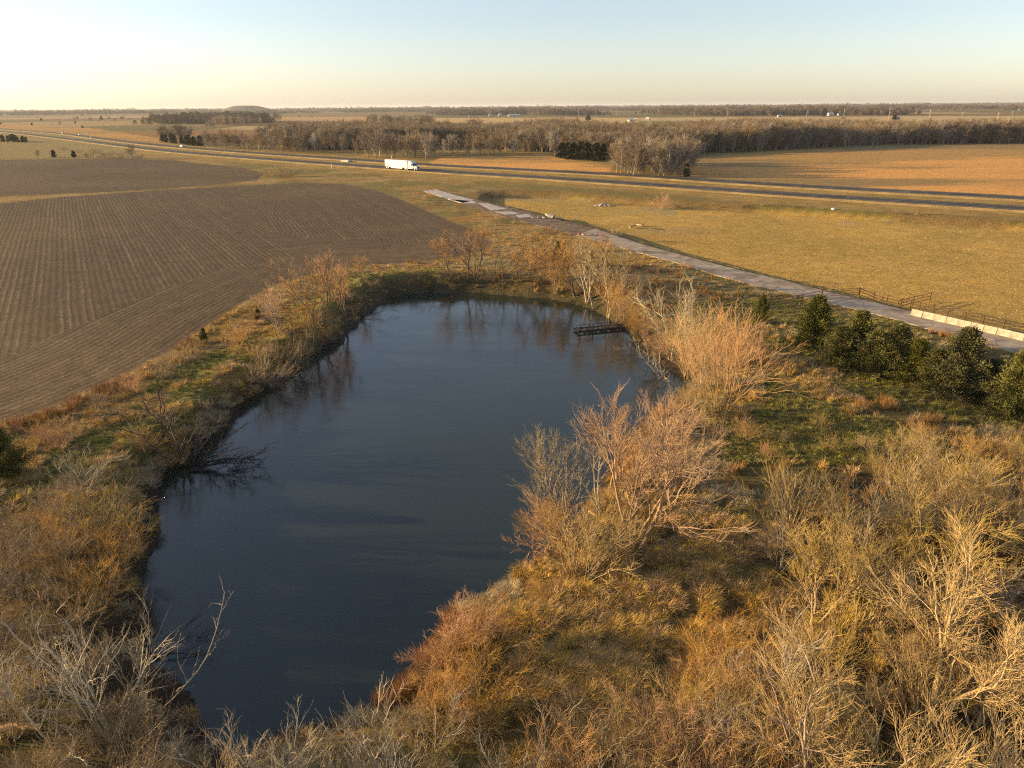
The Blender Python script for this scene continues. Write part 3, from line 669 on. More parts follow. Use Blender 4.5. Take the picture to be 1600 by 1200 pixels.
KN = {'deadbig': ('dead_tree', 8.2), 'farbare': ('bare_tree', 9.3), 'willow': ('willow_tree', 10), 'spreading': ('bare_tree', 9.3), 'round': ('bare_tree', 11), 'shrub': ('bare_shrub', 6.8), 'forked': ('forked_shrub', 7.8),
      'brush': ('brush_shrub', 4), 'snag': ('dead_tree', 8.2), 'wood': ('woodland_tree', 13), 'cedar': ('cedar_tree', 6), 'cedar_far': ('cedar_tree', 6)}
MZ = {}
THINGS = []                                            # (object, zone key, x, y, explicit label)
prng = np.random.default_rng(99)
def plant(kind, x, y, h, zone=None, label=None, rz=None, lean=(0, 0), var=None, wide=1.0, z=None, cat=None):
    base = kind.split(':')[0]; nm, nomh = KN[base]; vs = LIB[kind]; v = vs[prng.integers(len(vs)) if var is None else var % len(vs)]
    mz = max(v_.co.z for v_ in v[1].vertices) if v[1].name not in MZ else MZ[v[1].name]; MZ[v[1].name] = mz; nomh = mz*.97 if base != 'wood' else nomh
    z = float(height(np.array([float(x)]), np.array([float(y)]))[0]) if z is None else z
    r_ = empty(nm, (x, y, z), prng.uniform(0, 2*math.pi) if rz is None else rz); s_ = h/nomh; r_.scale = (s_*wide, s_*wide, s_)
    if lean != (0, 0):
        r_.rotation_mode = 'QUATERNION'; up = Vector((lean[0], lean[1], 1)).normalized()
        r_.rotation_quaternion = Vector((0, 0, 1)).rotation_difference(up) @ Matrix.Rotation(r_.rotation_euler.z, 4, 'Z').to_quaternion()
    a_ = 'stems' if base in ('shrub', 'forked', 'brush') else 'trunk'
    link(a_, v[0], r_); link('twigs' if base in ('shrub', 'forked', 'brush') else 'crown', v[1], r_)
    c = cat or {'shrub': 'shrub', 'forked': 'shrub', 'brush': 'shrub'}.get(base, 'tree')
    if label: tag(r_, label, c)
    else: THINGS.append((r_, zone, x, y, c))
    return r_
def pl(kind, px, py, pytop, **kw):                     # base seen at (px, py), top at pytop
    x, y, z = atg(px, py); v = ray(px, pytop); k = y/v.y; return plant(kind, x, y, CAM_H+v.z*k-z, **kw)
# ================================================================ single trees and shrubs around the pond
W = 'willow:o'
# big tree on the right shore and its neighbours
pl('spreading:r', 990, 862, 585, label='large forked bare tree with pinkish twigs leaning over the right shore of the pond', rz=.6, var=0)
pl('spreading:r', 1052, 800, 625, label='bare tree with russet crown just behind the big forked shore tree', var=1)
pl('spreading:r', 958, 765, 620, label='slim russet bare tree standing at the water edge left of the big forked tree', var=2, lean=(-.15, 0))
pl('spreading:g', 905, 850, 675, label='grey bare tree leaning left over the water with a torn pale limb', var=0, lean=(-.45, .1))
pl('spreading:r', 893, 858, 755, label='low russet tree bending far out over the dark water at the right shore', var=1, lean=(-.7, .1))
pl('snag:p', 935, 800, 650, label='thin dead grey tree leaning over the dark water on the right shore', var=1, lean=(-.5, .0))
pl('brush:o', 862, 862, 770, label='low reddish brush hanging over the water in front of the leaning grey tree', var=0)
pl('brush:t', 905, 905, 800, label='drooping tan brush on the mud below the leaning grey tree', var=1)
pl('brush:o', 1005, 760, 680, label='orange brush between the trunks of the right shore trees', var=1)
pl('brush:b', 950, 890, 815, label='brown bramble at the foot of the big forked shore tree', var=1)
# willow group right of the pond head
pl('willow:o', 1128, 645, 462, label='large vase shaped orange willow alone on the right bank beyond the forked tree', var=0, wide=1.15)
pl('willow:g', 1100, 610, 490, label='golden willow directly behind the large vase shaped willow', var=0)
pl('willow:g', 1075, 590, 470, label='pale willow with stiff upright stems left of the large vase willow', var=1)
pl('forked:p', 1050, 560, 432, label='grey forked tree rising behind the willows on the right bank', var=0)
pl('spreading:o', 1020, 575, 500, label='low orange tree overhanging the water right of the dock', var=1, lean=(-.25, 0))
pl('snag:p', 1040, 600, 515, label='leaning dead tree with bleached limbs over the water below the willows', var=2, lean=(-.6, -.1))
pl('brush:o', 1170, 560, 500, label='orange brush between the vase willow and the first cedar', var=2)
pl('brush:t', 1095, 655, 590, label='tan brush at the foot of the large vase willow', var=0)
# head of the pond, far bank
FD = 'farbare:d'
pl(FD, 745, 432, 356, label='round crowned bare orange tree on the middle of the far bank', var=0, wide=1.2)
pl('snag:d', 728, 452, 368, label='dark dead tree leaning left at the water on the far bank', var=0, lean=(-.45, 0))
pl(FD, 702, 442, 375, label='orange twiggy tree left of the round crowned tree on the far bank', var=2, lean=(-.25, 0))
pl('snag:d', 768, 452, 382, label='thin dark bare tree right of the round crowned tree on the far bank', var=1, lean=(.1, 0))
pl('snag:d', 786, 448, 388, label='crooked dark stem with side limbs on the far bank', var=2, lean=(.15, 0))
pl(FD, 812, 452, 380, label='bare bush tree with arching limbs on the far bank above its reflection', var=1, lean=(.15, 0))
pl(FD, 848, 456, 362, label='spreading brown tree near the right end of the far bank', var=3, wide=1.1)
pl('willow:o', 872, 458, 380, label='orange willow at the right corner of the far bank', var=1, wide=1.1)
pl(FD, 900, 464, 372, label='tangled bare tree with bleached roots at the far right corner of the pond', var=2, lean=(-.3, 0), wide=1.2)
pl('farbare:g', 918, 470, 360, label='tall straw coloured bare tree behind the dock', var=1)
pl('snag:p', 932, 480, 372, label='tall upright pale stems to the right of the tangled corner tree', var=0)
pl('farbare:g', 948, 500, 372, label='slender tan tree standing at the shore end of the dock', var=0, wide=.85)
pl('willow:o', 964, 512, 425, label='bushy orange willow right of the dock', var=2, wide=.9)
pl('snag:p', 975, 500, 415, label='pale thin stems behind the bushy orange willow right of the dock', var=2)
pl('willow:o', 992, 535, 470, label='low orange willow between the dock and the grey forked tree', var=0)
pl('brush:o', 985, 450, 418, label='orange brush behind the willows near the concrete road', var=0)
pl(FD, 950, 422, 366, label='thin bare orange tree in front of the rusty scrap', var=1)
pl('brush:o', 895, 425, 388, label='orange thicket bush behind the far bank cedar', var=2)
pl('brush:o', 830, 418, 382, label='golden brush in the grass behind the far bank', var=1)
# left bank
for k, px, py, pt, lb, var, ln in (
    ('farbare:d', 540, 500, 412, 'leaning grey tree at the upper left corner of the pond', 0, (.2, 0)),
    ('farbare:d', 505, 510, 396, 'orange tipped bare tree at the upper left of the pond', 0, (-.1, 0)),
    ('snag:d', 495, 545, 425, 'dark bare tree leaning right at the upper left shore', 1, (.3, 0)),
    ('spreading:o', 470, 480, 425, 'small orange tree beside the ploughed field corner', 1, (-.2, 0)),
    ('spreading:o', 440, 520, 440, 'bushy orange tree between field and upper left shore', 2, (0, 0)),
    ('snag:d', 462, 572, 478, 'dark crooked tree at the water below the orange tipped tree', 2, (.35, 0)),
    ('willow:o', 520, 470, 405, 'orange willow bush on the crest at the upper left of the pond', 2, (0, 0)),
    ('farbare:d', 565, 445, 398, 'feathery orange tree at the field edge above the pond corner', 2, (0, 0)),
    ('brush:o', 480, 520, 450, 'orange brush on the upper left bank', 0, (0, 0)),
    ('brush:b', 445, 575, 520, 'brown brush overhanging the water on the left shore', 1, (.3, 0)),
    ('brush:b', 415, 600, 545, 'dense brown brush at the bend of the left shore', 2, (.3, 0)),
    ('brush:o', 375, 545, 500, 'orange brush beside the small left bank cedar', 1, (0, 0)),
    ('brush:t', 300, 560, 528, 'pale tan brush clump on the field edge', 0, (0, 0)),
    ('brush:t', 265, 590, 560, 'tan brush clump beside the furrows', 1, (0, 0)),
    ('brush:o', 210, 615, 580, 'orange brush clump at the field corner', 2, (0, 0)),
    ('brush:t', 150, 640, 605, 'straw coloured brush at the edge of the headland furrows', 2, (0, 0)),
    ('brush:o', 100, 700, 645, 'rusty orange brush right of the dark cedar at the left edge', 0, (0, 0)),
    ('brush:o', 70, 690, 650, 'reddish brush next to the dark cedar at the left edge', 1, (0, 0)),
    ('brush:b', 190, 660, 625, 'brown brush on the left bank behind the dead tree', 1, (0, 0)),
    ('deadbig:d', 288, 722, 596, 'dead dark tree with spreading limbs and split pale base on the left shore', 0, (-.15, 0)),
    ('deadbig:d', 296, 725, 640, 'grey broken tree with pale torn wood on the left shore', 1, (.35, 0)),
    ('snag:d', 310, 712, 655, 'small dark tree leaning over the water beside the dead dark tree', 1, (.4, 0))):
    pl(k, px, py, pt, label=lb, var=var, lean=ln)
for k, px, py, pt, lb, var in (
    ('brush:o', 700, 1050, 985, 'orange brush hanging over the near right corner of the pond, left one', 0),
    ('brush:o', 742, 1015, 930, 'orange brush at the near right corner of the pond, middle one', 1),
    ('brush:o', 782, 1010, 925, 'orange brush at the near right corner of the pond, right one', 2),
    ('brush:o', 690, 1130, 1050, 'rust orange brush low on the near right shore', 1),
    ('brush:o', 750, 1110, 1010, 'rust orange brush in the middle of the near right bank', 2),
    ('brush:t', 660, 1190, 1105, 'straw brush at the bottom of the near right shore', 0),
    ('forked:p', 395, 1290, 1160, 'pale forked shrub over the water at the bottom, left one', 0),
    ('forked:p', 445, 1310, 1145, 'pale forked shrub over the water at the bottom, tallest one', 1),
    ('forked:p', 520, 1310, 1180, 'pale forked shrub over the water at the bottom, right one', 2),
    ('shrub:t', 585, 1290, 1165, 'tan shrub fanning over the bottom edge of the pond', 1),
    ('shrub:t', 480, 1330, 1195, 'low tan shrub between the pale forked shrubs at the bottom', 2),
    ('forked:p', 640, 1260, 1085, 'tall pale forked shrub at the near right shore', 3),
    ('shrub:t', 340, 1310, 1195, 'tan shrub on the mud at the bottom left of the pond', 3)):
    pl(k, px, py, pt, label=lb, var=var)
for k, px, py, pt, lb, var in (
    ('forked:p', 215, 1085, 975, 'tall thin pale sapling clump at the lower left waterline', 0),
    ('forked:p', 175, 1150, 960, 'tall pale forked sapling clump behind the grey log at lower left', 1),
    ('snag:p', 120, 1060, 905, 'thin grey dead tree rising from the lower left brush', 0),
    ('forked:p', 55, 1130, 985, 'pale forked sapling clump above the broken orange log', 2),
    ('shrub:t', 235, 1175, 1070, 'tan shrub on the mud beside the arching sapling', 4),
    ('snag:p', 95, 1190, 1020, 'thin bleached dead tree at the bottom left corner', 2),
    ('brush:o', 150, 960, 870, 'rust coloured brush in the middle of the lower left bank', 0),
    ('brush:o', 190, 900, 800, 'rust tinged brush near the left waterline above the dark bank', 1)):
    pl(k, px, py, pt, label=lb, var=var)
# cedars
for px, py, pt, lb, wd in (
    (1188, 505, 460, 'small dark cedar behind the vase willow', .9), (1268, 545, 462, 'broad cedar first in the row left of the concrete road', 1.25),
    (1335, 565, 486, 'pointed cedar second in the row beside the road', 1.3), (1308, 575, 508, 'low cedar in front of the pointed second cedar', 1.4), (1362, 585, 515, 'low bushy cedar between the pointed and the ragged cedar', 1.5), (1455, 612, 545, 'low cedar tucked left of the large dense cedar', 1.5), (1535, 630, 560, 'low cedar between the large dense cedar and the right edge', 1.5),
    (1392, 590, 508, 'ragged cedar in the middle of the roadside row', 1.35), (1425, 600, 528, 'squat cedar just left of the dense large cedar', 1.3),
    (1490, 625, 512, 'large dense cedar near the right edge in front of the barrier', 1.15), (1582, 655, 545, 'dark cedar cut by the right edge of the view', 1.2),
    (1640, 640, 560, 'cedar just outside the right edge of the view', 1.2),
    (14, 748, 668, 'dark cedar at the left edge beside the ploughed field', 1.1), (320, 535, 512, 'small cedar on the left bank beside the furrows', .9),
    (404, 500, 483, 'tiny cedar among the orange brush of the left bank', 1.2), (873, 415, 376, 'small dark cedar among orange brush beyond the far bank', .95),
    (942, 420, 388, 'narrow cedar half hidden by willows beyond the far bank', .9)):
    pl('cedar', px, py, pt, label=lb, wide=wd)

# ================================================================ thickets (scattered, then labelled by row)
def scatter(poly, n, mind, seed, cond=None):
    g = np.random.default_rng(seed); P = np.array(poly); lo, hi = P.min(0), P.max(0); out = []; tries = 0
    while len(out) < n and tries < n*60:
        tries += 1; q = g.uniform(lo, hi)
        if not inside(q[:1], q[1:], P)[0]: continue
        if out and min((q[0]-a[0])**2+(q[1]-a[1])**2 for a in out) < mind**2: continue
        if cond is not None and not cond(q): continue
        out.append(q)
    return out
def dp_(q): return float(sdist(q[:1], q[1:], POND)[0])
tg = np.random.default_rng(5)
def pick(ch): ks = [c[0] for c in ch]; ws = np.array([c[1] for c in ch]); return ks[tg.choice(len(ks), p=ws/ws.sum())]
for q in scatter([(4, 17), (11, 26), (14, 30), (17, 38), (20, 46), (30, 52), (46, 53), (46, 40), (40, 28), (32, 18)], 72, 2.7, 1, lambda q: dp_(q) > 5 and fbm(q[:1], q[1:], 9, 2)[0] > .36):
    back = q[1] > 42; grey = q[0] < 24 and 30 < q[1] < 42
    k = pick([('forked:p', 5), ('shrub:t', 2)]) if grey and tg.random() < .7 else pick([('shrub:t', 6), ('shrub:g', 4), ('round:t', 2.2 if not back else .5), ('brush:o', .8), ('forked:p', .6)])
    hh = tg.uniform(3.4, 7.2)*(.74 if back else 1)*(1.4 if k.startswith('round') else 1)*(.75 if k.startswith('brush') else 1)
    plant(k, q[0], q[1], hh, zone='rt')
for x_, y_, h_ in ((20.5, 26, 9.5), (25, 33.5, 8.5), (30, 40, 7.6)): plant('round:t', x_, y_, h_, zone='rt', wide=1.15)
def bmh(q):
    t_ = tg.uniform(1160, 1230) if q[0] < 1 else tg.uniform(1070, 1180) if q[0] < 6 else tg.uniform(960, 1120)
    v = ray(800, t_); return min(4.2, max(1.0, CAM_H+v.z*q[1]/v.y+1.2))
for q in scatter([(-6, 17), (-2, 19), (3, 23), (8, 25), (11, 30), (12, 17)], 50, 1.35, 2, lambda q: dp_(q) > .5):
    plant(pick([('brush:o', 5 if q[0] > 1 else .3), ('shrub:t', 2.5), ('forked:p', 2), ('brush:t', 2), ('brush:b', 1)]), q[0], q[1], bmh(q), zone='bm')
for q in scatter([(-34, 22), (-16, 19), (-14, 24), (-17, 32), (-21, 44), (-30, 50), (-40, 44)], 42, 2.4, 3, lambda q: dp_(q) > 2.4):
    plant(pick([('brush:b', 5), ('brush:o', 1), ('shrub:t', 2), ('brush:t', 1), ('forked:p', .8)]), q[0], q[1], tg.uniform(2.6, 4.6)*(1 if dp_(q) < 9 else .6), zone='lt')
for q in scatter([(34, 55), (30, 62), (18, 56), (24, 48), (46, 52), (52, 60)], 14, 3, 4, lambda q: dp_(q) > 4):
    plant(pick([('brush:o', 1), ('brush:t', 2)]), q[0], q[1], tg.uniform(1.2, 2.4), zone='rb')
for q in scatter([tuple(at(*c)) for c in ((600, 285), (650, 300), (720, 325), (800, 345), (900, 372), (990, 395), (990, 420), (860, 400), (760, 372), (700, 340), (620, 305))], 44, 3.5, 6):
    plant(pick([('brush:o', 2), ('brush:t', 3)]), q[0], q[1], tg.uniform(.9, 2.2), zone='fb')
# shoreline brush all round
per = []
g_ = np.random.default_rng(12)
for i in range(0, len(POND)):
    p = POND[i]; 
    if g_.random() < .30:
        o_ = WO[i]+(WO[i]-POND[i])*g_.uniform(-.1, 1.2)
        if o_[1] > 46: per.append(o_)
for q in per[:60]:
    if q[0] < -8 and g_.random() < .5: continue
    plant(pick([('brush:b', 3), ('brush:o', 1.2), ('brush:t', 2)]), q[0], q[1], tg.uniform(1.3, 2.8), zone='sh')
# ================================================================ woods beyond the highway
def wpoly(l): return [tuple(at(*c)) for c in l]
def wood(poly, n, mind, seed, zone, h=(11, 15), mix=(('wood:a', 5), ('wood:b', 4), ('wood:p', 1.2))):
    for q in scatter(poly, n, mind, seed): plant(pick(mix), q[0], q[1], tg.uniform(*h), zone=zone, wide=tg.uniform(.9, 1.35))
def wline(l, n, depth, seed, zone, h=(11, 15), mix=(('wood:a', 5), ('wood:b', 4), ('wood:p', 1.2))):
    """trees along a front line, within depth metres behind it"""
    g = np.random.default_rng(seed); P = np.array([at(*c) for c in l]); d = np.r_[0, np.cumsum(np.linalg.norm(np.diff(P, axis=0), axis=1))]
    for i in range(n):
        s_ = (i+g.uniform(.1, .9))/n*d[-1]; x_ = np.interp(s_, d, P[:, 0]); y_ = np.interp(s_, d, P[:, 1]); r_ = math.hypot(x_, y_)
        k = 1+g.uniform(0, depth)/r_; plant(pick(mix), x_*k, y_*k, tg.uniform(*h), zone=zone, wide=tg.uniform(.9, 1.35))
wline([(318, 231), (400, 237), (470, 241), (560, 243)], 34, 40, 31, 'w1', h=(9, 13.5))
wline([(252, 222), (318, 230)], 9, 12, 39, 'w1', h=(6.5, 8.5), mix=(('cedar_far', 1),))
wood(wpoly([(572, 247), (580, 238), (680, 240), (686, 248), (640, 251)]), 22, 5, 32, 'w2', h=(11, 16), mix=(('wood:a', 3), ('wood:b', 5), ('wood:p', 2)))
wline([(690, 244), (760, 243), (870, 243), (955, 250)], 44, 50, 33, 'w3', h=(8, 15.5))
wline([(1082, 243), (1200, 236), (1300, 231), (1400, 226.5), (1500, 225), (1600, 224.5), (1700, 224)], 84, 60, 34, 'w4', h=(7.5, 14.5))
wline([(876, 248), (900, 251), (952, 253)], 9, 8, 35, 'w3', h=(7.5, 10), mix=(('cedar_far', 1),))
for q in scatter(wpoly([(956, 270), (985, 275), (1040, 277), (1078, 276), (1076, 262), (1040, 254), (965, 256)]), 50, 3.2, 36):
    plant(pick((('wood:b', 7), ('wood:a', 3), ('wood:p', .5))), q[0], q[1], tg.uniform(9.5, 15.5), zone='cl', wide=tg.uniform(1, 1.4))
pl('wood:p', 1036, 276, 214, label='pale trunked tree standing tallest in the isolated clump by the highway', wide=1.1)
pl('wood:p', 1018, 268, 206, label='sycamore like pale tree with rounded top in the isolated clump by the highway', wide=1.2)
pl('cedar_far', 1072, 277, 256, label='dark cedar at the right foot of the isolated clump by the highway', wide=1.0)
for px, py, pt, k, lb in ((1030, 187, 166, 'wood:b', 'tall russet tree beside the far white farm roofs'), (919, 189, 178, 'cedar_far', 'dark evergreen alone in the far tan field'),
        (1287, 182, 168, 'cedar_far', 'dark evergreen beside the far white farmhouse'), (1240, 182, 171, 'cedar_far', 'small dark evergreen left of the far white farmhouse'),
        (764, 181, 169, 'wood:a', 'dark far tree between the two small white barns'), (1525, 222, 201, 'cedar_far', 'pointed cedar at the edge of the woods behind the orange field'),
        (1397, 190, 178, 'cedar_far', 'dark evergreen mass beside the far pole line'),
        (85, 246, 234, 'cedar_far', 'dark round cedar beyond the upper left field'), (116, 246, 235, 'cedar_far', 'narrow cedar beyond the upper left field right of the round one'),
        (60, 247, 234, 'wood:a', 'small leafless tree left of the two cedars beyond the upper left field'), (207, 248, 224, 'wood:b', 'vase shaped bare tree at the end of the hedge by the highway')):
    pl(k, px, py, pt, label=lb, wide=1.25)
wline([(0, 223), (18, 222), (45, 223)], 9, 20, 40, 'hl', h=(4.5, 7.5), mix=(('cedar_far', 1),))
for px, py, h_ in ((140, 246, 3.5), (150, 240, 4.5), (162, 246, 4), (175, 247, 4.2), (187, 247, 4), (199, 248, 4), (218, 248, 3.2), (100, 235, 3), (125, 239, 3)):
    x_, y_, _ = atg(px, py); plant('brush:t' if px % 2 else 'brush:b', x_, y_, h_, zone='hl', wide=1.6)
for px, py, h_ in ((50, 196, 5), (118, 193, 5), (129, 200, 4), (140, 190, 5), (180, 191, 9), (172, 188, 9), (240, 188, 10), (245, 182, 10), (306, 188, 9), (320, 184, 10), (335, 193, 5), (380, 184, 11), (395, 183, 11), (75, 178, 8), (20, 180, 8), (60, 186, 7), (192, 187, 8), (203, 189, 7), (360, 180, 9)):
    x_, y_, _ = atg(px, py); plant(pick((('wood:a', 3), ('cedar_far', 1.2), ('wood:b', 2))), x_, y_, h_, zone='fl', wide=1.4)
g_ = np.random.default_rng(8)
for i in range(26):
    px, py = g_.uniform(-20, 330), g_.uniform(176, 196); x_, y_, _ = atg(px, py); plant(pick((('wood:a', 4), ('cedar_far', 1), ('wood:b', 3))), x_, y_, g_.uniform(6, 11), zone='fl', wide=1.5)
# brush near the highway and in the pasture
for k, px, py, h_, lb in (('brush:t', 425, 278, 3.6, 'tan brush clump between the two ploughed fields, left part'), ('shrub:t', 437, 276, 5.2, 'tallest bare shrub of the clump between the two ploughed fields'),
        ('brush:b', 452, 276, 3.6, 'brown brush at the right of the clump between the ploughed fields'), ('brush:t', 410, 275, 3.2, 'low brush at the left end of the clump between the ploughed fields'),
        ('brush:b', 468, 272, 2.4, 'small dark brush beside the ditch at the field corner'), ('brush:b', 755, 303, 2.6, 'russet brush left of the muddy hollow near the pale slabs'),
        ('brush:b', 775, 305, 3.0, 'dark russet brush in the hollow near the pale slabs'), ('brush:b', 792, 304, 2.2, 'low russet brush at the right of the hollow'),
        ('brush:o', 1033, 327, 5.6, 'orange willow bush standing alone at the top of the pasture'), ('brush:b', 948, 320, 1.8, 'small dark bush behind the grey rubble in the pasture'),
        ('brush:b', 594, 277, 1.4, 'small dark russet bush in the grass below the truck'), ('brush:b', 998, 354, 1.6, 'dark scrub behind the pale fallen log in the pasture'),
        ('brush:t', 960, 366, 1.8, 'pale dry bush right of the red scrap beside the road'), ('brush:b', 1060, 326, 1.6, 'low brown brush right of the orange willow bush'),
        ('brush:b', 1160, 322, 1.6, 'brown brush at the fence corner on the pasture edge'), ('brush:b', 1190, 325, 1.6, 'brown brush strip on the pasture edge, left end'),
        ('brush:b', 1215, 327, 1.5, 'brown brush strip on the pasture edge, middle'), ('brush:b', 1240, 328, 1.3, 'brown brush strip on the pasture edge, right end'),
        ('brush:b', 1400, 338, 1.6, 'olive brush patch on the right pasture edge, left part'), ('brush:b', 1430, 340, 1.5, 'olive brush patch on the right pasture edge, right part')):
    x_, y_, _ = atg(px, py); plant(k, x_, y_, h_, label=lb, wide=1.7 if h_ < 4 else 1.1)

# ---------------------------------------------------------------- uncountable plants: instanced on points, one object each
def cover(name, pts, scl, sources, label, cat, kind='stuff'):
    P = np.asarray(pts, dtype=np.float32); me = bpy.data.meshes.new(name); me.vertices.add(len(P)); me.vertices.foreach_set('co', P.ravel())
    g = np.random.default_rng(len(P)); at1 = me.attributes.new('scl', 'FLOAT_VECTOR', 'POINT'); at1.data.foreach_set('vector', np.asarray(scl, dtype=np.float32).ravel())
    at2 = me.attributes.new('rot', 'FLOAT_VECTOR', 'POINT'); rt = np.zeros((len(P), 3), np.float32); rt[:, 2] = g.uniform(0, 6.283, len(P)); rt[:, :2] = g.normal(0, .08, (len(P), 2)); at2.data.foreach_set('vector', rt.ravel())
    at3 = me.attributes.new('pick', 'INT', 'POINT'); at3.data.foreach_set('value', g.integers(0, len(sources), len(P)).astype(np.int32))
    me.update(); o = link(name, me)
    c = bpy.data.collections.new(name+'_kinds')
    for i, m in enumerate(sources): so_ = bpy.data.objects.new(f'{name}_kind', m); c.objects.link(so_)
    ng = bpy.data.node_groups.new(name, 'GeometryNodeTree'); ng.interface.new_socket('Geometry', in_out='INPUT', socket_type='NodeSocketGeometry'); ng.interface.new_socket('Geometry', in_out='OUTPUT', socket_type='NodeSocketGeometry')
    n = ng.nodes; gi = n.new('NodeGroupInput'); go = n.new('NodeGroupOutput'); ip = n.new('GeometryNodeInstanceOnPoints'); ci = n.new('GeometryNodeCollectionInfo')
    ci.inputs['Collection'].default_value = c; ci.inputs['Separate Children'].default_value = True; ci.inputs['Reset Children'].default_value = True; ip.inputs['Pick Instance'].default_value = True
    def na(nm, dt): q = n.new('GeometryNodeInputNamedAttribute'); q.data_type = dt; q.inputs['Name'].default_value = nm; return q.outputs['Attribute']
    m2p = n.new('GeometryNodeMeshToPoints'); ng.links.new(gi.outputs[0], m2p.inputs[0]); ng.links.new(m2p.outputs[0], ip.inputs['Points'])
    ng.links.new(ci.outputs[0], ip.inputs['Instance']); ng.links.new(na('scl', 'FLOAT_VECTOR'), ip.inputs['Scale'])
    e2r = n.new('FunctionNodeEulerToRotation'); ng.links.new(na('rot', 'FLOAT_VECTOR'), e2r.inputs[0]); ng.links.new(e2r.outputs[0], ip.inputs['Rotation'])
    ng.links.new(na('pick', 'INT'), ip.inputs['Instance Index']); ng.links.new(ip.outputs[0], go.inputs[0])
    md = o.modifiers.new('cover', 'NODES'); md.node_group = ng
    return tag(o, label, cat, kind=kind)
def tuft(seed, n, h, w, spread, m, droop=.5, seg=2):
    g = np.random.default_rng(seed); az = g.uniform(0, 6.283, n); r_ = spread*np.sqrt(g.random(n))*.6
    p = np.stack([np.cos(az)*r_, np.sin(az)*r_, np.full(n, -.03)], 1); L = h*g.uniform(.5, 1.15, n); ti = g.uniform(.05, .75, n)*spread/.35*.7
    a2 = az+g.normal(0, .6, n); d = unit(np.stack([np.cos(a2)*ti, np.sin(a2)*ti, np.ones(n)], 1)); q = p+d*(L*.55)[:, None]
    d2 = unit(d+np.stack([np.cos(a2), np.sin(a2), -.6+0*a2], 1)*droop*g.uniform(.3, 1.3, n)[:, None]); e = q+d2*(L*.5)[:, None]
    s_ = np.stack([-np.sin(a2), np.cos(a2), 0*a2], 1)*w*g.uniform(.6, 1.4, n)[:, None]
    V = np.stack([p-s_, p+s_, q+s_*.8, q-s_*.8, e+s_*.15, e-s_*.15], 1).reshape(-1, 3); b = np.arange(n)[:, None]*6
    return mesh_np('tuft', V, np.concatenate([b+np.array([0, 1, 2, 3]), b+np.array([3, 2, 4, 5])], 0), m, smooth=False)
G_GOLD = mat('grass_gold', (.52, .325, .10), .9, objvar=.3, hue=.014); G_STRAW = mat('grass_straw', (.46, .35, .18), .9, objvar=.25, hue=.01)
G_PAST = mat('grass_grazed', (.46, .33, .10), .9, objvar=.22, hue=.012); G_GREEN = mat('grass_green', (.25, .22, .055), .9, objvar=.35, hue=.02); G_RUST = mat('grass_rust', (.40, .215, .075), .9, objvar=.3, hue=.012); G_LIT = mat('leaf_litter', (.13, .085, .045), .9, objvar=.4)
gg = np.random.default_rng(77)
def sample(n, ya, yb, tmax=.80, power=1.0):
    y_ = (ya**-power+(yb**-power-ya**-power)*gg.random(n))**(-1/power) if power > 0 else gg.uniform(ya, yb, n)
    return (y_+4)*gg.uniform(-tmax, tmax, n), y_
def on_ground(x_, y_, sink=0.0): return np.stack([x_, y_, height(x_, y_)-sink], 1)
def sc(n, a, b): s_ = gg.uniform(a, b, n); return np.stack([s_, s_, s_*gg.uniform(.75, 1.3, n)], 1)
x_, y_ = sample(150000, 15, 175, .82, .55)
d_ = np.full(x_.shape, 60.); m_ = (np.abs(x_) < 80) & (y_ < 160); d_[m_] = sdist(x_[m_], y_[m_], POND)
fa = sdist(x_, y_, FIELD_A); rd = inside(x_, y_, np.vstack([ROAD_L, ROAD_R[::-1]])); ps = sdist(x_, y_, PASTURE)
ok = (d_ > .35) & (fa > .1) & ~rd & (ps > 0) & (sdist(x_, y_, FIELD_B) > 0)
x_, y_, d_, fa = x_[ok], y_[ok], d_[ok], fa[ok]
n1_ = fbm(x_, y_, 9, 3); n2_ = fbm(x_+99, y_, 3.5, 3); n3_ = fbm(x_, y_-55, 16, 3)
thick = (((x_ > 13+(y_-26)*.25) & (y_ < 52)) | ((y_ < 24)) | ((x_ < -17) & (y_ < 42)))
crest = (x_ < -8) & (y_ > 46) & (d_ > 2.2) & (d_ < 11); meadow = (x_ > 18) & (y_ > 52) & (y_ < 105) & (d_ > 8)
kindn = np.where((crest & (n2_ > .45)) | (meadow & (n1_ > .42)), 2, np.where(n2_ > .56, 1, np.where((n3_ > .60) & (x_ > -8), 3, 0)))
kindn = np.where((x_ > 0) & (y_ < 45) & (kindn == 1), 0, kindn)
kindn = np.where((fa < 3.5) & (n2_ > .42), np.where(n1_ > .5, 3, 0), kindn)
keep = np.where(kindn == 2, gg.random(len(x_)) < .8, vnoise(x_, y_, 1.1) > np.where(y_ < 60, .52, .42)) & (~thick | (gg.random(len(x_)) < np.where(n1_ > .52, .55, .10))) & ~((x_ > 1) & (y_ < 43) & (d_ < 3.6) & (gg.random(len(x_)) < .85)) & ~((x_ < -6) & (y_ < 40) & (gg.random(len(x_)) < np.where(d_ < 5, .9, .6)))
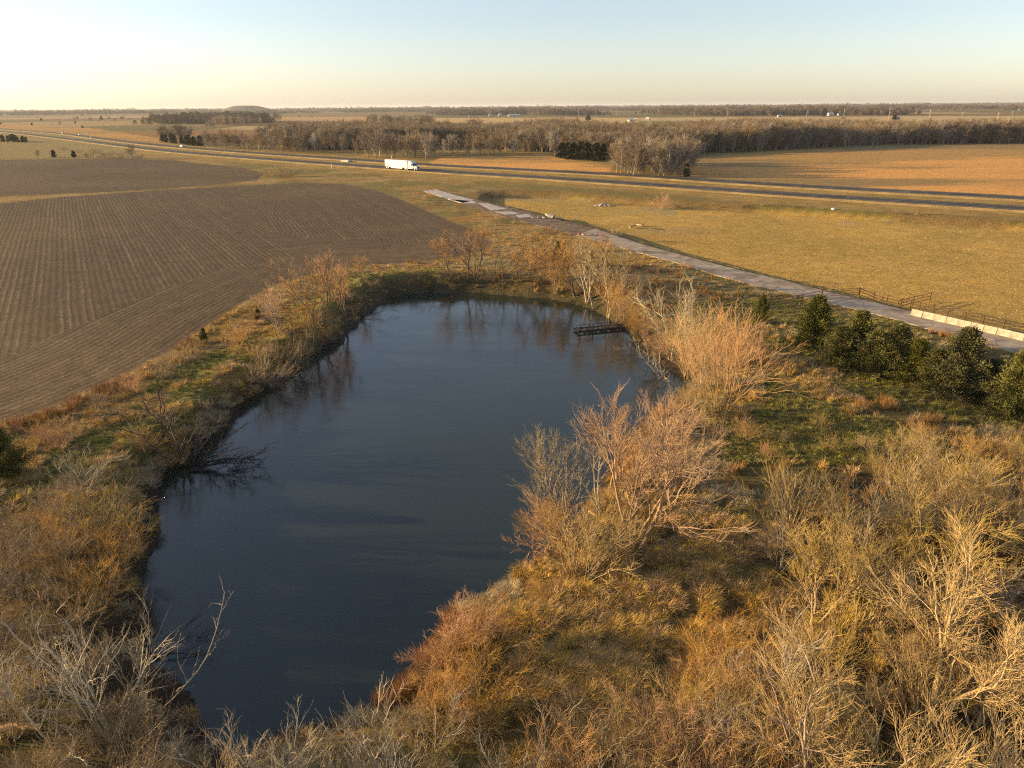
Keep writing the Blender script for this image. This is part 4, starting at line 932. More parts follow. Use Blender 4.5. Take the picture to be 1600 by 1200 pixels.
for k_, nm, lb, srcs, (a_, b_) in ((0, 'dry_grass', 'golden tufts of dry bunch grass on the pond banks', [tuft(i, 46, .75, .011, .42, G_GOLD, .9) for i in range(3)]+[tuft(60+i, 80, .5, .012, 1.1, G_GOLD, 1.8) for i in range(3)], (.35, 1.25)),
        (1, 'straw_grass', 'pale straw coloured grass tufts on the banks', [tuft(10+i, 46, .7, .011, .45, G_STRAW, 1.1) for i in range(2)]+[tuft(70+i, 80, .45, .012, 1.1, G_STRAW, 1.8) for i in range(3)], (.35, 1.2)),
        (2, 'green_grass', 'short green winter grass on the dam crest and meadow', [tuft(20+i, 60, .30, .012, .5, G_GREEN, .8) for i in range(3)], (.5, 1.3)),
        (3, 'rusty_grass', 'rust coloured bluestem grass tufts on the banks', [tuft(30+i, 50, .85, .010, .35, G_RUST, .3) for i in range(3)], (.5, 1.2))):
    m_ = (kindn == k_) & keep; P_ = on_ground(x_[m_], y_[m_]); cover(nm, P_, sc(len(P_), a_, b_), srcs, lb, 'grass')
x_, y_ = sample(42000, 60, 330, .85, .6); ps = sdist(x_, y_, PASTURE); m_ = ps < -1.0; x_, y_ = x_[m_], y_[m_]
P_ = on_ground(x_, y_); cover('pasture_grass', P_, sc(len(P_), .5, 1.3), [tuft(40+i, 40, .17, .012, .9, G_PAST, .8) for i in range(3)], 'short grazed grass of the pasture right of the concrete road', 'grass')
x_, y_ = sample(12000, 15, 130, .82, .8); m_ = (np.abs(x_) < 80); d_ = sdist(x_, y_, POND); m_ = (d_ > .0) & (d_ < 2.2); P_ = on_ground(x_[m_], y_[m_])
cover('shore_litter', P_, sc(len(P_), .5, 1.1), [tuft(50+i, 26, .45, .014, .6, G_LIT, 1.2) for i in range(3)], 'dark broken stems and leaf litter along the waterline', 'litter')
# woods as a mass behind the countable front rows
def both(v, coarse=None):
    a_, b_ = v; va = np.empty(len(a_.vertices)*3, np.float32); a_.vertices.foreach_get('co', va); vb = np.empty(len(b_.vertices)*3, np.float32); b_.vertices.foreach_get('co', vb)
    fa_ = np.empty(len(a_.loops), np.int32); a_.loops.foreach_get('vertex_index', fa_); fb_ = np.empty(len(b_.loops), np.int32); b_.loops.foreach_get('vertex_index', fb_)
    va = va.reshape(-1, 3); m = mesh_np('wood_tree', np.concatenate([va, vb.reshape(-1, 3)]), np.concatenate([fa_.reshape(-1, 4), fb_.reshape(-1, 4)+len(va)]), a_.materials[0]); m.materials.append(b_.materials[0])
    mi = np.zeros(len(m.polygons), np.int32); mi[len(fa_)//4:] = 1; m.polygons.foreach_set('material_index', mi); return m
WT = [both(v) for v in LIB['wood:a']+LIB['wood:b'][:3]+LIB['wood:p'][:1]]
CLEAR = [wpoly(l) for l in ([(640, 191), (760, 194), (900, 195), (1000, 193), (1000, 183), (900, 182), (760, 184), (660, 186)], [(1000, 193), (1250, 194), (1250, 182), (1000, 183)],
    [(1250, 186), (1420, 189), (1600, 191), (2200, 187), (2200, 176), (1600, 181), (1250, 180)], [(-500, 260), (0, 250), (250, 225), (262, 186), (330, 185), (330, 178), (0, 181), (-500, 186)], [(420, 186), (640, 186), (700, 179), (420, 180)],
    [(540, 212), (620, 213), (690, 208), (560, 206)], [(330, 201), (420, 202), (470, 198), (380, 196)])]
FRONT = wpoly([(-300, 240), (252, 219), (318, 230), (470, 240), (560, 242), (690, 243), (870, 242), (955, 248), (1082, 240), (1200, 235), (1300, 230), (1400, 226), (1600, 224), (2300, 219), (2300, 205), (1600, 209), (1250, 209), (1000, 206), (800, 204), (640, 205), (470, 203), (330, 200), (252, 206)])
MID = wpoly([(330, 201), (470, 204), (640, 206), (700, 202), (660, 188), (600, 184), (400, 183), (335, 184)])
x_, y_ = sample(75000, 300, 2600, .95, .9)
m_ = inside(x_, y_, np.array(FRONT))
for c_ in CLEAR: m_ &= ~inside(x_, y_, np.array(c_))
m_ &= (fbm(x_, y_*1.2, 170, 3) > np.where(y_ > 800, .50, .41))
m_ |= inside(x_, y_, np.array(MID)) & (fbm(x_, y_*.8, 260, 3) > .48)
x_, y_ = x_[m_], y_[m_]; P_ = np.stack([x_, y_, height(x_, y_)], 1); s_ = gg.uniform(.5, 1.15, len(x_))*(.8+.4*vnoise(x_, y_, 70)); cover('woods', P_, np.stack([s_*1.25, s_*1.25, s_], 1), WT, 'leafless brown woods stretching across the plain beyond the highway', 'woods')
print('woods', len(x_))
def grove(seed, m, n=22, size=70, h=12):
    g = np.random.default_rng(seed); P = []; 
    c = g.uniform(-size/2, size/2, (n, 2)); hh_ = h*g.uniform(.7, 1.15, n); k = 150; w_ = hh_*.36
    t_ = g.random((n, k))**.6; a_ = g.uniform(0, 6.283, (n, k)); rr = w_[:, None]*np.sqrt(g.random((n, k)))*np.sqrt(np.clip(1-((t_-.5)/.52)**2, .05, 1))
    p = np.stack([c[:, 0:1]+rr*np.cos(a_), c[:, 1:2]+rr*np.sin(a_), t_*hh_[:, None]], -1).reshape(-1, 3)
    d = unit(g.normal(0, .6, p.shape)+np.array([0, 0, .8])); s_ = perp_rand(g, d); L_ = g.uniform(1, 2.6, len(p))[:, None]
    V = np.stack([p-s_*.28, p+s_*.28, p+d*L_+s_*.12, p+d*L_-s_*.12], 1).reshape(-1, 3)
    return mesh_np('grove', V, np.arange(len(V)).reshape(-1, 4), m, smooth=False)
GM = mat('far_wood', (.16, .115, .08), .95, objvar=.35, hue=.02); GM2 = mat('far_evergreen', (.06, .065, .03), .95, objvar=.3)
x_, y_ = sample(10500, 1500, 15000, 1.0, 1.05)
vis = fbm(x_, y_*.8, 520, 3) > np.where(y_ < 2400, .66, np.where(y_ < 3400, .56, .44))
x_, y_ = x_[vis], y_[vis]
m_ = np.ones(len(x_), bool)
for c_ in CLEAR: m_ &= ~inside(x_, y_, np.array(c_))
x_, y_ = x_[m_], y_[m_]; k_ = 1+np.clip((y_-3000)/5000, 0, 1.6); s_ = gg.uniform(.75, 1.1, len(x_)); P_ = np.stack([x_, y_, height(x_, y_)-.5], 1)
cover('far_woods', P_, np.stack([s_*k_*1.2, s_*k_*1.2, s_*(1+.15*k_)], 1), [grove(i, GM) for i in range(5)]+[grove(9, GM2, n=12)], 'far off woods fading into haze along the horizon', 'woods')
print('groves', len(x_))
# ================================================================ vehicles, poles, fences and other built things
WHITE = mat('white_paint', (.80, .80, .78), .45, var=.06, scale=1); TYRE = mat('tyre_rubber', (.02, .02, .02), .8); RIM = mat('rim_metal', (.5, .5, .5), .35, metal=.9)
GLASS = mat('dark_glass', (.02, .025, .03), .08, spec=.6); DARKP = mat('dark_plastic', (.03, .03, .03), .5); STEEL = mat('chrome', (.6, .6, .6), .25, metal=1)
CABP = mat('cab_paint', (.62, .63, .60), .35, var=.05); LAMP = mat('lamp_glass', (.7, .68, .6), .1); RED = mat('tail_lamp', (.4, .02, .02), .3)
def along(P, px, lane=0.0):
    """point and heading on a carriageway at photo column px; heading towards increasing px"""
    P = resample(P, 6); best = min(range(len(P)-1), key=lambda i: abs(proj(P[i][0], P[i][1], HZ)[0]-px)); p = P[best]
    q = P[min(best+2, len(P)-1)]; d = q-p
    if proj(q[0], q[1], 0)[0] < proj(p[0], p[1], 0)[0]: d = -d
    d = d/np.linalg.norm(d); n = np.array([d[1], -d[0]]); p = p+n*lane; return p, math.atan2(d[1], d[0])
def wheel(parent, x, y, z, r, w, dual=False):
    mb = MB(); s = 1 if y > 0 else -1; mb.cyl((x, y-s*w, z), (x, y, z), r, n=20); t = mb.build('wheel', TYRE, parent, smooth=False)
    mb = MB(); mb.cyl((x, y-s*.02, z), (x, y+s*.015, z), r*.58, n=16); mb.cyl((x, y, z), (x, y+s*.06, z), r*.18, n=10); mb.build('rim', RIM, t)
def semi(p, rz):
    t = empty('semi_truck', (p[0], p[1], HZ), rz); tag(t, 'white semi truck with long box trailer driving on the near carriageway', 'truck')
    m = MB(); m.box(-15.2, 1.0, -1.3, 1.3, 1.15, 4.1, .05); m.box(-15.2, 1.0, -1.33, 1.33, 1.05, 1.2)
    for i in range(14): m.box(-14.6+i*1.12, -14.56+i*1.12, -1.335, 1.335, 1.25, 4.0)
    tr = m.build('trailer', WHITE, t)
    m = MB(); m.box(-15.26, -15.2, -1.2, -.02, 1.25, 4.0); m.box(-15.26, -15.2, .02, 1.2, 1.25, 4.0); m.build('rear_door', WHITE, tr)
    m = MB(); m.box(-11.0, -2.8, -1.28, -1.25, .45, 1.05); m.box(-11.0, -2.8, 1.25, 1.28, .45, 1.05); m.build('side_skirt', WHITE, tr)
    m = MB(); m.box(-15.2, -15.05, -1.2, 1.2, .5, .6); m.box(-15.15, -15.05, -.6, -.5, .6, 1.1); m.box(-15.15, -15.05, .5, .6, .6, 1.1); m.build('bumper_guard', DARKP, tr)
    m = MB(); m.box(-14.9, -11.6, -.5, .5, .75, 1.05); m.box(-2.6, -2.4, -.9, -.75, .4, 1.1); m.box(-2.6, -2.4, .75, .9, .4, 1.1); m.build('undercarriage', DARKP, tr)
    for x in (-14.2, -12.9): 
        for y in (-1.28, 1.28): wheel(t, x, y, .52, .52, .6)
    m = MB(); m.box(-1.6, 6.6, -.45, .45, .65, 1.0); m.build('chassis', DARKP, t)
    for x in (-.8, .55):
        for y in (-1.25, 1.25): wheel(t, x, y, .52, .52, .6)
    for y in (-1.2, 1.2): wheel(t, 5.75, y, .52, .52, .32)
    m = MB(); m.prism([(1.5, .85), (4.75, .85), (4.75, 2.15), (4.3, 3.0), (3.6, 3.7), (2.6, 4.05), (1.5, 4.1)], -1.22, 1.22); cb = m.build('cab', CABP, t)
    m = MB(); m.prism([(4.75, .9), (7.0, .75), (7.15, 1.2), (6.9, 1.75), (4.75, 2.15)], -1.02, 1.02); hd_ = m.build('hood', CABP, t)
    for y in (-1, 1):
        m = MB(); m.prism([(5.05, .95), (5.1, 1.3), (5.45, 1.52), (6.1, 1.52), (6.5, 1.3), (6.6, .95)], min(y*1.0, y*1.26), max(y*1.0, y*1.26)); m.build('fender', CABP, t)
        m = MB(); m.prism([(3.55, 2.15), (4.6, 2.15), (4.25, 2.9), (3.55, 2.95)], min(y*1.215, y*1.235), max(y*1.215, y*1.235)); m.build('side_window', GLASS, cb)
        m = MB(); m.cyl((1.9, y*1.0, .75), (3.6, y*1.0, .75), .32, n=16); m.build('fuel_tank', STEEL, t)
        m = MB(); m.cyl((1.35, y*1.0, 1.0), (1.35, y*1.0, 4.2), .08, n=10); m.build('exhaust_stack', STEEL, t)
        m = MB(); m.box(4.55, 4.7, min(y*1.35, y*1.6), max(y*1.35, y*1.6), 2.1, 2.8); m.box(4.6, 4.65, min(y*1.2, y*1.4), max(y*1.2, y*1.4), 2.4, 2.45); m.build('mirror', DARKP, cb)
        m = MB(); m.box(6.75, 7.02, min(y*.72, y*1.05), max(y*.72, y*1.05), 1.1, 1.4); m.build('headlight', LAMP, hd_)
    m = MB(); m.prism([(4.76, 2.17), (4.33, 3.0), (4.30, 2.97), (4.70, 2.17)], -1.1, 1.1); m.build('windshield', GLASS, cb)
    m = MB(); m.box(7.0, 7.16, -.6, .6, .95, 1.65); m.build('grille', DARKP, hd_)
    m = MB(); m.box(6.95, 7.3, -1.2, 1.2, .4, .8, .06); m.build('bumper', STEEL, t)
pp, hd0 = along(HWY_N, 638, 0); semi(at(638, 265.3, HZ), hd0)
def car(p, rz, z, mt, label, suv=False):
    t = empty('car', (p[0], p[1], z), rz); tag(t, label, 'car', 'cars on the highway'); h = .25 if suv else 0
    m = MB(); m.prism([(-2.3, .35), (-2.35, .85+h), (-2.1, 1.0+h), (.95, 1.02+h), (2.1, .82+h*.6), (2.35, .6), (2.3, .32)], -.9, .9); b = m.build('body', mt, t)
    m = MB(); m.prism([(-1.95 if suv else -1.6, .98+h), (-1.6 if suv else -1.05, 1.45+h), (.1, 1.47+h), (.95, 1.0+h)], -.74, .74); m.build('cabin_glass', GLASS, t)
    m = MB(); m.prism([(-1.55 if suv else -1.0, 1.44+h), (-1.4 if suv else -.85, 1.50+h), (0, 1.51+h), (.1, 1.46+h)], -.72, .72); m.build('roof', mt, t)
    for x in (-1.4, 1.4):
        for y in (-.88, .88): wheel(t, x, y, .33, .33, .22)
    for y in (-1, 1):
        m = MB(); m.box(2.2, 2.33, min(y*.5, y*.85), max(y*.5, y*.85), .6, .75); m.build('headlight', LAMP, b)
        m = MB(); m.box(-2.37, -2.25, min(y*.5, y*.85), max(y*.5, y*.85), .7, .9); m.build('tail_light', RED, b)
SILV = mat('silver_paint', (.62, .62, .62), .35); BLUE = mat('pale_blue_paint', (.45, .5, .55), .35)
for px, lb, mt, suv, ln in ((96, 'white car farthest along the far carriageway', WHITE, False, -1.8), (122, 'white van like car second from the left on the far carriageway', WHITE, True, -1.8),
        (147, 'pale grey car small and third from the left on the highway', BLUE, False, 1.8), (282, 'white car alone on the far carriageway beside the cedar woods', WHITE, True, -1.8)):
    p_, h_ = along(HWY_F, px, ln); car(p_, h_+math.pi, HZ, mt, lb, suv)
WOODP = mat('weathered_wood', (.30, .24, .17), .9, var=.3, scale=3); PALEW = mat('pole_wood', (.42, .36, .28), .9, var=.2, scale=.5)
# utility poles of the line beyond the woods
POLE = ['leftmost', 'second from left', 'third from left', 'fourth from left', 'fifth from left', 'sixth from left', 'seventh from left', 'eighth from left', 'ninth from left', 'tenth from left', 'eleventh from left', 'twelfth from left', 'rightmost']
pl_ = [(904, 181, 170), (930, 181.5, 169), (963, 181.5, 168), (1000, 181, 169), (1085, 184, 168), (1136, 184.5, 169), (1260, 183.5, 171), (1318, 183, 170), (1388, 187, 170), (1451, 188, 171), (1503, 184, 175), (1558, 188.5, 175), (1581, 181.5, 173)]
for i, (px, py, pt) in enumerate(pl_):
    x, y = at(px, py); z = float(height(np.array([x]), np.array([y]))[0]); v = ray(px, pt); H_ = CAM_H+v.z*y/v.y-z
    t = empty('utility_pole', (x, y, z), -.5); tag(t, f'wooden utility pole beyond the woods, {POLE[i]} in the line', 'utility pole', 'utility poles along the far road')
    m = MB(); m.cyl((0, 0, -.5), (0, 0, H_), .42, .3, 8); m.build('pole', PALEW, t)
    m = MB(); m.box(-2.2, 2.2, -.18, .18, H_-1.6, H_-1.2); m.build('crossarm', PALEW, t)
    for k in (-1.9, 0, 1.9): m = MB(); m.cyl((k, 0, H_-1.2), (k, 0, H_-.75), .12, n=6); m.build('insulator', GLASS, t)
# far farm buildings
ROOFW = mat('white_roof', (.55, .55, .53), .5); ROOFG = mat('grey_roof', (.22, .20, .19), .8); WALLW = mat('white_wall', (.45, .43, .40), .8)
def farm(px, py, L_, W_, H_, rh, label, roof=ROOFW, wall=WALLW, rz=0.2, cat='barn', name='barn'):
    x, y = at(px, py); z = float(height(np.array([x]), np.array([y]))[0]); t = empty(name, (x, y, z), rz); tag(t, label, cat)
    L_ *= .75; W_ *= .75; H_ *= .75; rh *= .75
    m = MB(); m.box(-L_/2, L_/2, -W_/2, W_/2, -.5, H_); m.add([(-L_/2, -W_/2, H_), (-L_/2, W_/2, H_), (-L_/2, 0, H_+rh), (L_/2, -W_/2, H_), (L_/2, W_/2, H_), (L_/2, 0, H_+rh)], [(0, 2, 1), (3, 4, 5)]); w_ = m.build('wall', wall, t)
    m = MB(); e = .5
    m.add([(-L_/2-e, -W_/2-e, H_-.25), (L_/2+e, -W_/2-e, H_-.25), (L_/2+e, 0, H_+rh+.1), (-L_/2-e, 0, H_+rh+.1), (L_/2+e, W_/2+e, H_-.25), (-L_/2-e, W_/2+e, H_-.25)], [(0, 1, 2, 3), (3, 2, 4, 5)]); m.build('roof', roof, t)
    m = MB(); m.box(-1.8, 1.8, -W_/2-.06, -W_/2-.003, 0, min(3.2, H_-.3)); m.build('door', DARKP if name == 'barn' else WOODP, t)
    for k in (-.32, .32): m = MB(); m.box(L_*k-.6, L_*k+.6, -W_/2-.05, -W_/2-.003, 1.1, min(2.3, H_-.3)); m.build('window', GLASS, t)
farm(803, 181.5, 46, 14, 5, 3, 'long low white barn on the far plain right of the two small ones')
farm(781, 181, 13, 10, 6, 5, 'small white gabled barn next to the long barn on the far plain')
farm(766, 181, 11, 9, 5, 4, 'small white barn leftmost of the three on the far plain')
farm(735, 181.5, 12, 9, 4, 3, 'grey shed far left of the white barns on the far plain', ROOFG)
farm(985, 190, 12, 8, 3, 3.5, 'white roofed farmhouse left of the tall russet tree', rz=.5, cat='house', name='farmhouse')
farm(993, 188.5, 8, 7, 3, 2.5, 'small white shed close behind the white roofed farmhouse', rz=-.3)
farm(1012, 188, 9, 7, 4, 3, 'white gabled house just left of the tall russet tree', rz=-.6, cat='house', name='farmhouse')
farm(1031, 173, 18, 12, 5, 4, 'pale farmhouse far behind the tall russet tree', cat='house', name='farmhouse')
farm(1297, 181, 18, 12, 5, 5, 'white farmhouse right of the dark evergreen on the far plain', cat='house', name='farmhouse')
farm(1311, 180.5, 10, 8, 4, 3, 'dark roofed shed beside the far white farmhouse', ROOFG)
farm(1332, 180, 14, 9, 3.5, 2.5, 'dark open shed right of the far white farmhouse', ROOFG)
farm(1218, 183, 14, 8, 3, 2.5, 'low pale shed left of the far white farmhouse')
farm(1401, 188, 10, 8, 4, 3, 'dark roofed house among evergreens beside the pole line', ROOFG, cat='house', name='farmhouse')
farm(1595, 172, 26, 12, 5, 3, 'white barn at the far right edge near the horizon')
farm(8, 181, 16, 12, 5, 4, 'pale barn at the far left edge of the plain')
farm(922, 172.5, 14, 8, 6, 4, 'white farm building near the horizon above the dark evergreen')
# highway furniture
def road_sign(px, py, H_, label, w_=1.0, hgt_=.8):
    x, y = at(px, py); t = empty('road_sign', (x, y, float(height(np.array([x]), np.array([y]))[0])), .8); tag(t, label, 'road sign')
    m = MB(); m.box(-.05, .05, -.05, .05, -.3, H_); m.build('post', RIM, t); m = MB(); m.box(-w_/2, w_/2, -.08, -.052, H_-hgt_, H_); m.build('sign_panel', ROOFW, t)
road_sign(612.5, 251.5, 3.2, 'small sign on a post between the carriageways above the trailer', .9, .7)
road_sign(518, 262.5, 2.2, 'small marker sign on the near verge left of the truck', .8, .6)
road_sign(147.5, 222, 2.6, 'pale sign post beside the near carriageway far left', 1.1, .9)
m = MB(); x, y = at(541, 252.6); m.box(-3.4, 3.4, -1.3, 1.3, -.4, .55, .1); m.box(-3.0, 3.0, -1.0, 1.0, .55, .7, .05); o = m.build('drain_inlet', pale); o.location = (x, y, float(height(np.array([x]), np.array([y]))[0])+.25); o.rotation_euler.z = along(HWY_N, 541)[1]
tag(o, 'flat white concrete drain inlet in the highway median', 'drain')
# concrete barrier row
BARR = mat('barrier_concrete', (.40, .355, .28), .85, var=.4, scale=1.2, bump=.2)
b0 = np.array(at(1424, 491, .17)); b1 = np.array(at(1600, 531.5, .17)); u = (b1-b0)/np.linalg.norm(b1-b0); Lb = np.linalg.norm(b1-b0); ns = 9; sl_ = Lb/ns
ang = math.atan2(u[1], u[0]); bm_ = None
nth = ['first, farthest', 'second', 'third', 'fourth', 'fifth', 'sixth', 'seventh', 'eighth', 'ninth', 'tenth', 'eleventh']
for i in range(11):
    if bm_ is None:
        m = MB(); h2 = sl_/2-.03; prof = [(-.30, 0), (-.30, .08), (-.17, .30), (-.09, .84), (.09, .84), (.17, .30), (.30, .08), (.30, 0)]; n = len(prof)
        m.add([(-h2, p[0], p[1]) for p in prof]+[(h2, p[0], p[1]) for p in prof], [tuple(range(n)), tuple(range(2*n-1, n-1, -1))]+[(k, n+k, n+(k+1) % n, (k+1) % n) for k in range(n)])
        o = m.build('concrete_barrier', BARR); bm_ = o
    else: o = bm_.copy(); COL.objects.link(o)
    c = b0+u*(sl_*(i+.5))+np.array([-u[1], u[0]])*prng.normal(0, .04); o.location = (c[0], c[1], .135); o.rotation_euler.z = ang+prng.normal(0, .012)
    tag(o, f'pale concrete barrier section beside the old road, {nth[i]} from the far end', 'barrier', 'concrete barriers along the old road')
# pipe fences
RUSTM = mat('rusty_pipe', (.10, .055, .035), .8, var=.3, scale=2)
def pfence(pts, H_, rails, label, posts_extra=1, mt=RUSTM, rr=.045, name='pipe_fence'):
    W_ = []; 
    for a, b in zip(pts[:-1], pts[1:]):
        A = np.array(at(*a)); Bq = np.array(at(*b)); 
        for k in range(posts_extra): W_.append(A+(Bq-A)*k/posts_extra)
    W_.append(np.array(at(*pts[-1]))); W_ = np.array(W_); Z = height(W_[:, 0], W_[:, 1]); o0 = (W_[0][0], W_[0][1], Z[0])
    t = empty(name, o0); tag(t, label, 'fence')
    for p, z in zip(W_, Z): m = MB(); q = (p[0]-o0[0], p[1]-o0[1], z-o0[2]); m.cyl((q[0], q[1], q[2]-.3), (q[0], q[1], q[2]+H_+.06), .075, n=8); m.build('post', mt, t)
    for r_ in rails:
        m = MB()
        for (p, z), (p2, z2) in zip(zip(W_[:-1], Z[:-1]), zip(W_[1:], Z[1:])): m.cyl((p[0]-o0[0], p[1]-o0[1], z-o0[2]+r_), (p2[0]-o0[0], p2[1]-o0[1], z2-o0[2]+r_), rr, n=6, cap=False)
        m.build('rail', mt, t)
pfence([(1364, 469), (1407, 480), (1436, 485), (1480, 495), (1535, 508), (1600, 523), (1700, 546)], 1.35, (.45, .9, 1.33), 'long rusty pipe fence running behind the concrete barriers', 2)
pfence([(1200, 482), (1226, 479), (1252, 474), (1283, 468)], 1.35, (.45, .9, 1.33), 'rusty pipe wing fence left of the old road behind the first cedar', 1)
pfence([(1342, 463), (1379, 463), (1405, 468), (1429, 461), (1456, 455)], 1.5, (.5, 1.0, 1.45), 'rusty pipe pen fence bending away into the pasture', 1)
t_ = empty('farm_gate', (*at(1283, 466, .17), .17), 0); A = np.array(at(1283, 466, .17)); Bq = np.array(at(1342, 463, .17)); dd = Bq-A; tag(t_, 'rusty tubular gate across the old concrete road', 'gate')
for k in (0, 1): m = MB(); q = dd*k; m.cyl((q[0], q[1], -.1), (q[0], q[1], 1.5), .08, n=8); m.build('gate_post', RUSTM, t_)
for r_ in (.3, .65, 1.0, 1.3): m = MB(); m.cyl((dd[0]*.02, dd[1]*.02, r_), (dd[0]*.98, dd[1]*.98, r_), .03, n=6); m.build('gate_rail', RUSTM, t_)
for k in (.02, .5, .98): m = MB(); m.cyl((dd[0]*k, dd[1]*k, .3), (dd[0]*k, dd[1]*k, 1.3), .03, n=6); m.build('gate_brace', RUSTM, t_)
# thin wire fence posts along the edge of the pasture
tp = mat('fence_post_steel', (.10, .09, .07), .8)
def posts(pts, n, H_, label, grp):
    P = resample(world_pts(pts), 1.0); step = len(P)/n
    for i in range(n):
        p = P[int(i*step)]; z = float(height(np.array([p[0]]), np.array([p[1]]))[0]); m = MB(); m.cyl((0, 0, -.3), (0, 0, H_), .06, .05, 7); m.box(-.07, .07, -.07, .07, H_, H_+.04); o = m.build('fence_post', tp); o.location = (p[0], p[1], z)
        tag(o, label.format((nth+['twelfth', 'thirteenth', 'fourteenth'])[i]), 'fence post', grp)
posts([(800, 322), (900, 346), (985, 366)], 10, 1.2, 'thin wire fence post beside the broken road, {} from the top', 'wire fence posts')
# dock
DOCK = mat('wet_dock_wood', (.055, .045, .035), .7, var=.3, scale=4)
A = np.array(at(968, 512.5, WATER_Z)); Bq = np.array(at(899, 519, WATER_Z)); dd = Bq-A; Ld = np.linalg.norm(dd); t = empty('dock', (*A, WATER_Z), math.atan2(dd[1], dd[0])); tag(t, 'dark weathered wooden dock reaching into the pond from the right shore', 'dock')
for y in (-.75, .75): m = MB(); m.box(-.5, Ld, y-.08, y+.08, .18, .40); m.build('beam', DOCK, t)
m = MB(); k = 0
while k < Ld-.3:
    if prng.random() > .42: m.box(k, k+.16, -.66, .66, .405, .45)
    k += .24
m.build('deck', DOCK, t)
for k in range(4):
    for y in (-.75, .75): m = MB(); xx = .6+k*(Ld-1)/3; m.cyl((xx, y, -1.5), (xx, y, 1.25 if y > 0 else .6), .07, n=7); m.build('piling', DOCK, t)
for z_ in (.85, 1.2): m = MB(); m.cyl((.5, .75, z_), (Ld-.3, .75, z_+.02), .04, n=6); m.build('handrail', DOCK, t)

# ---------------------------------------------------------------- fallen wood
def lying(kind, px, py, ang_, L_, label, mt, tip=20, var=0, z=None, name='fallen_tree', flat=.7):
    x, y = at(px, py, WATER_Z) if z is None else at(px, py, z); v = LIB[kind][var]
    t = empty(name, (x, y, (WATER_Z if z is None else z)+.15)); t.rotation_euler = (0, R(90-tip), R(ang_)); s_ = L_/8; t.scale = (s_*flat, s_, s_); tag(t, label, 'fallen tree')
    a_, b_ = v[0].copy(), v[1].copy(); a_.materials[0] = mt; b_.materials[0] = mt; link('trunk', a_, t); link('branches', b_, t)
BW = BARK_BLACK; DG = mat('driftwood', (.34, .28, .20), .85, var=.3, scale=1)
lying('deadbig:d', 300, 735, 24, 7.5, 'black fallen tree lying in the water below the dead tree on the left shore', BW, var=0)
lying('deadbig:d', 292, 728, 48, 6, 'upper black fallen limb in the water at the left shore', BW, var=1, tip=16)
lying('snag:d', 560, 497, 35, 6.5, 'dark fallen tree trailing into the upper left corner of the pond', BW, var=1)
lying('snag:d', 885, 468, -60, 5.0, 'black root tangle in the water at the far right corner of the pond', BW, var=1)
lying('snag:d', 925, 480, -100, 4.5, 'dark branches in the water behind the dock', BW, var=2)
lying('snag:d', 1040, 590, 190, 6, 'black branches lying in the water under the right bank willows', BW, var=0)
lying('snag:p', 1000, 548, 200, 4.5, 'grey fallen limb at the waterline right of the dock', DG, var=2)
lying('snag:d', 735, 458, -80, 3.2, 'dark stub branches at the waterline in the middle of the far bank', BW, var=2)
lying('snag:d', 455, 590, -10, 4, 'dark fallen limb in the water at the bend of the left shore', BW, var=1)
lying('snag:d', 232, 1030, 10, 4.5, 'tangle of black driftwood at the lower left shore', BW, var=2)
def log(pts, r0, r1, label, mt, name='log', twigs=0, seed=1, cat='log'):
    P = np.array([(*at(a, b, z), z) for a, b, z in pts]); d = np.r_[0, np.cumsum(np.linalg.norm(np.diff(P, axis=0), axis=1))]; s_ = np.linspace(0, d[-1], 14)
    Q = np.stack([np.interp(s_, d, P[:, k]) for k in range(3)], 1)
    for _ in range(2): Q[1:-1] = (Q[:-2]+Q[1:-1]*2+Q[2:])/4
    g = np.random.default_rng(seed); Q[1:-1] += g.normal(0, .02, Q[1:-1].shape); rr = np.linspace(r0, r1, 14); o0 = Q[0].copy(); Q = Q-o0
    t = empty(name, tuple(o0)); tag(t, label, cat); V, Fq_ = tubes(Q[None], rr[None], 8); me = mesh_np('stem', V, Fq_, mt); link('stem', me, t)
    m = MB(); e = Q[0]-(Q[1]-Q[0])*.001; m.cyl(tuple(e), tuple(e+(Q[1]-Q[0])*.02), r0*1.01, r0*1.01, 8); m.build('cut_end', mat('split_wood', (.62, .42, .20), .8) if 'split_wood' not in bpy.data.materials else bpy.data.materials['split_wood'], t)
    if twigs:
        P1, R1 = children_of(g, Q[None], rr[None], twigs, .35, 1., (45, 12), .28, 6, .2, .08, .5, .014); P2, R2 = children_of(g, P1, R1, 4, .2, 1., (38, 12), .5, 4, .2, .05, .6, .009)
        V, Fq_ = join([tubes(P1, R1, 4), tubes(P2, R2, 3)]); link('branch', mesh_np('branch', V, Fq_, mt), t)
ORW = mat('torn_orange_wood', (.55, .33, .14), .85, var=.25, scale=2)
log([(-15, 1146, .3), (20, 1133, .6), (66, 1136, .7)], .16, .14, 'thick broken orange log at the lower left corner', ORW)
log([(162, 1072, -.9), (190, 1098, -1.3), (222, 1128, -1.6)], .16, .10, 'bleached grey log at the edge of the lower left mud', DG)
log([(205, 1152, -1.4), (262, 1098, .4), (305, 1058, 1.6), (332, 1010, 2.6), (346, 958, 3.4), (351, 924, 4.0)], .055, .014, 'pale arching sapling leaning out over the water at lower left', DG, 'leaning_sapling', 9, 3, 'sapling')
log([(232, 1022, -1.6), (250, 985, -.4), (268, 940, .9)], .04, .012, 'thin bare stem rising from the driftwood at the lower left shore', DG, 'leaning_sapling', 2, 4, 'sapling')
log([(18, 975, 1.0), (60, 1040, 0), (110, 1110, -.2), (150, 1200, -.4)], .10, .16, 'long dark leaning trunk in the lower left brush', BARK_DARK, 'dead_tree', 4, 5, 'tree')
log([(920, 798, -.6), (945, 815, -.9), (962, 842, -1.3)], .13, .07, 'torn pale limb hanging on the leaning grey tree', ORW)
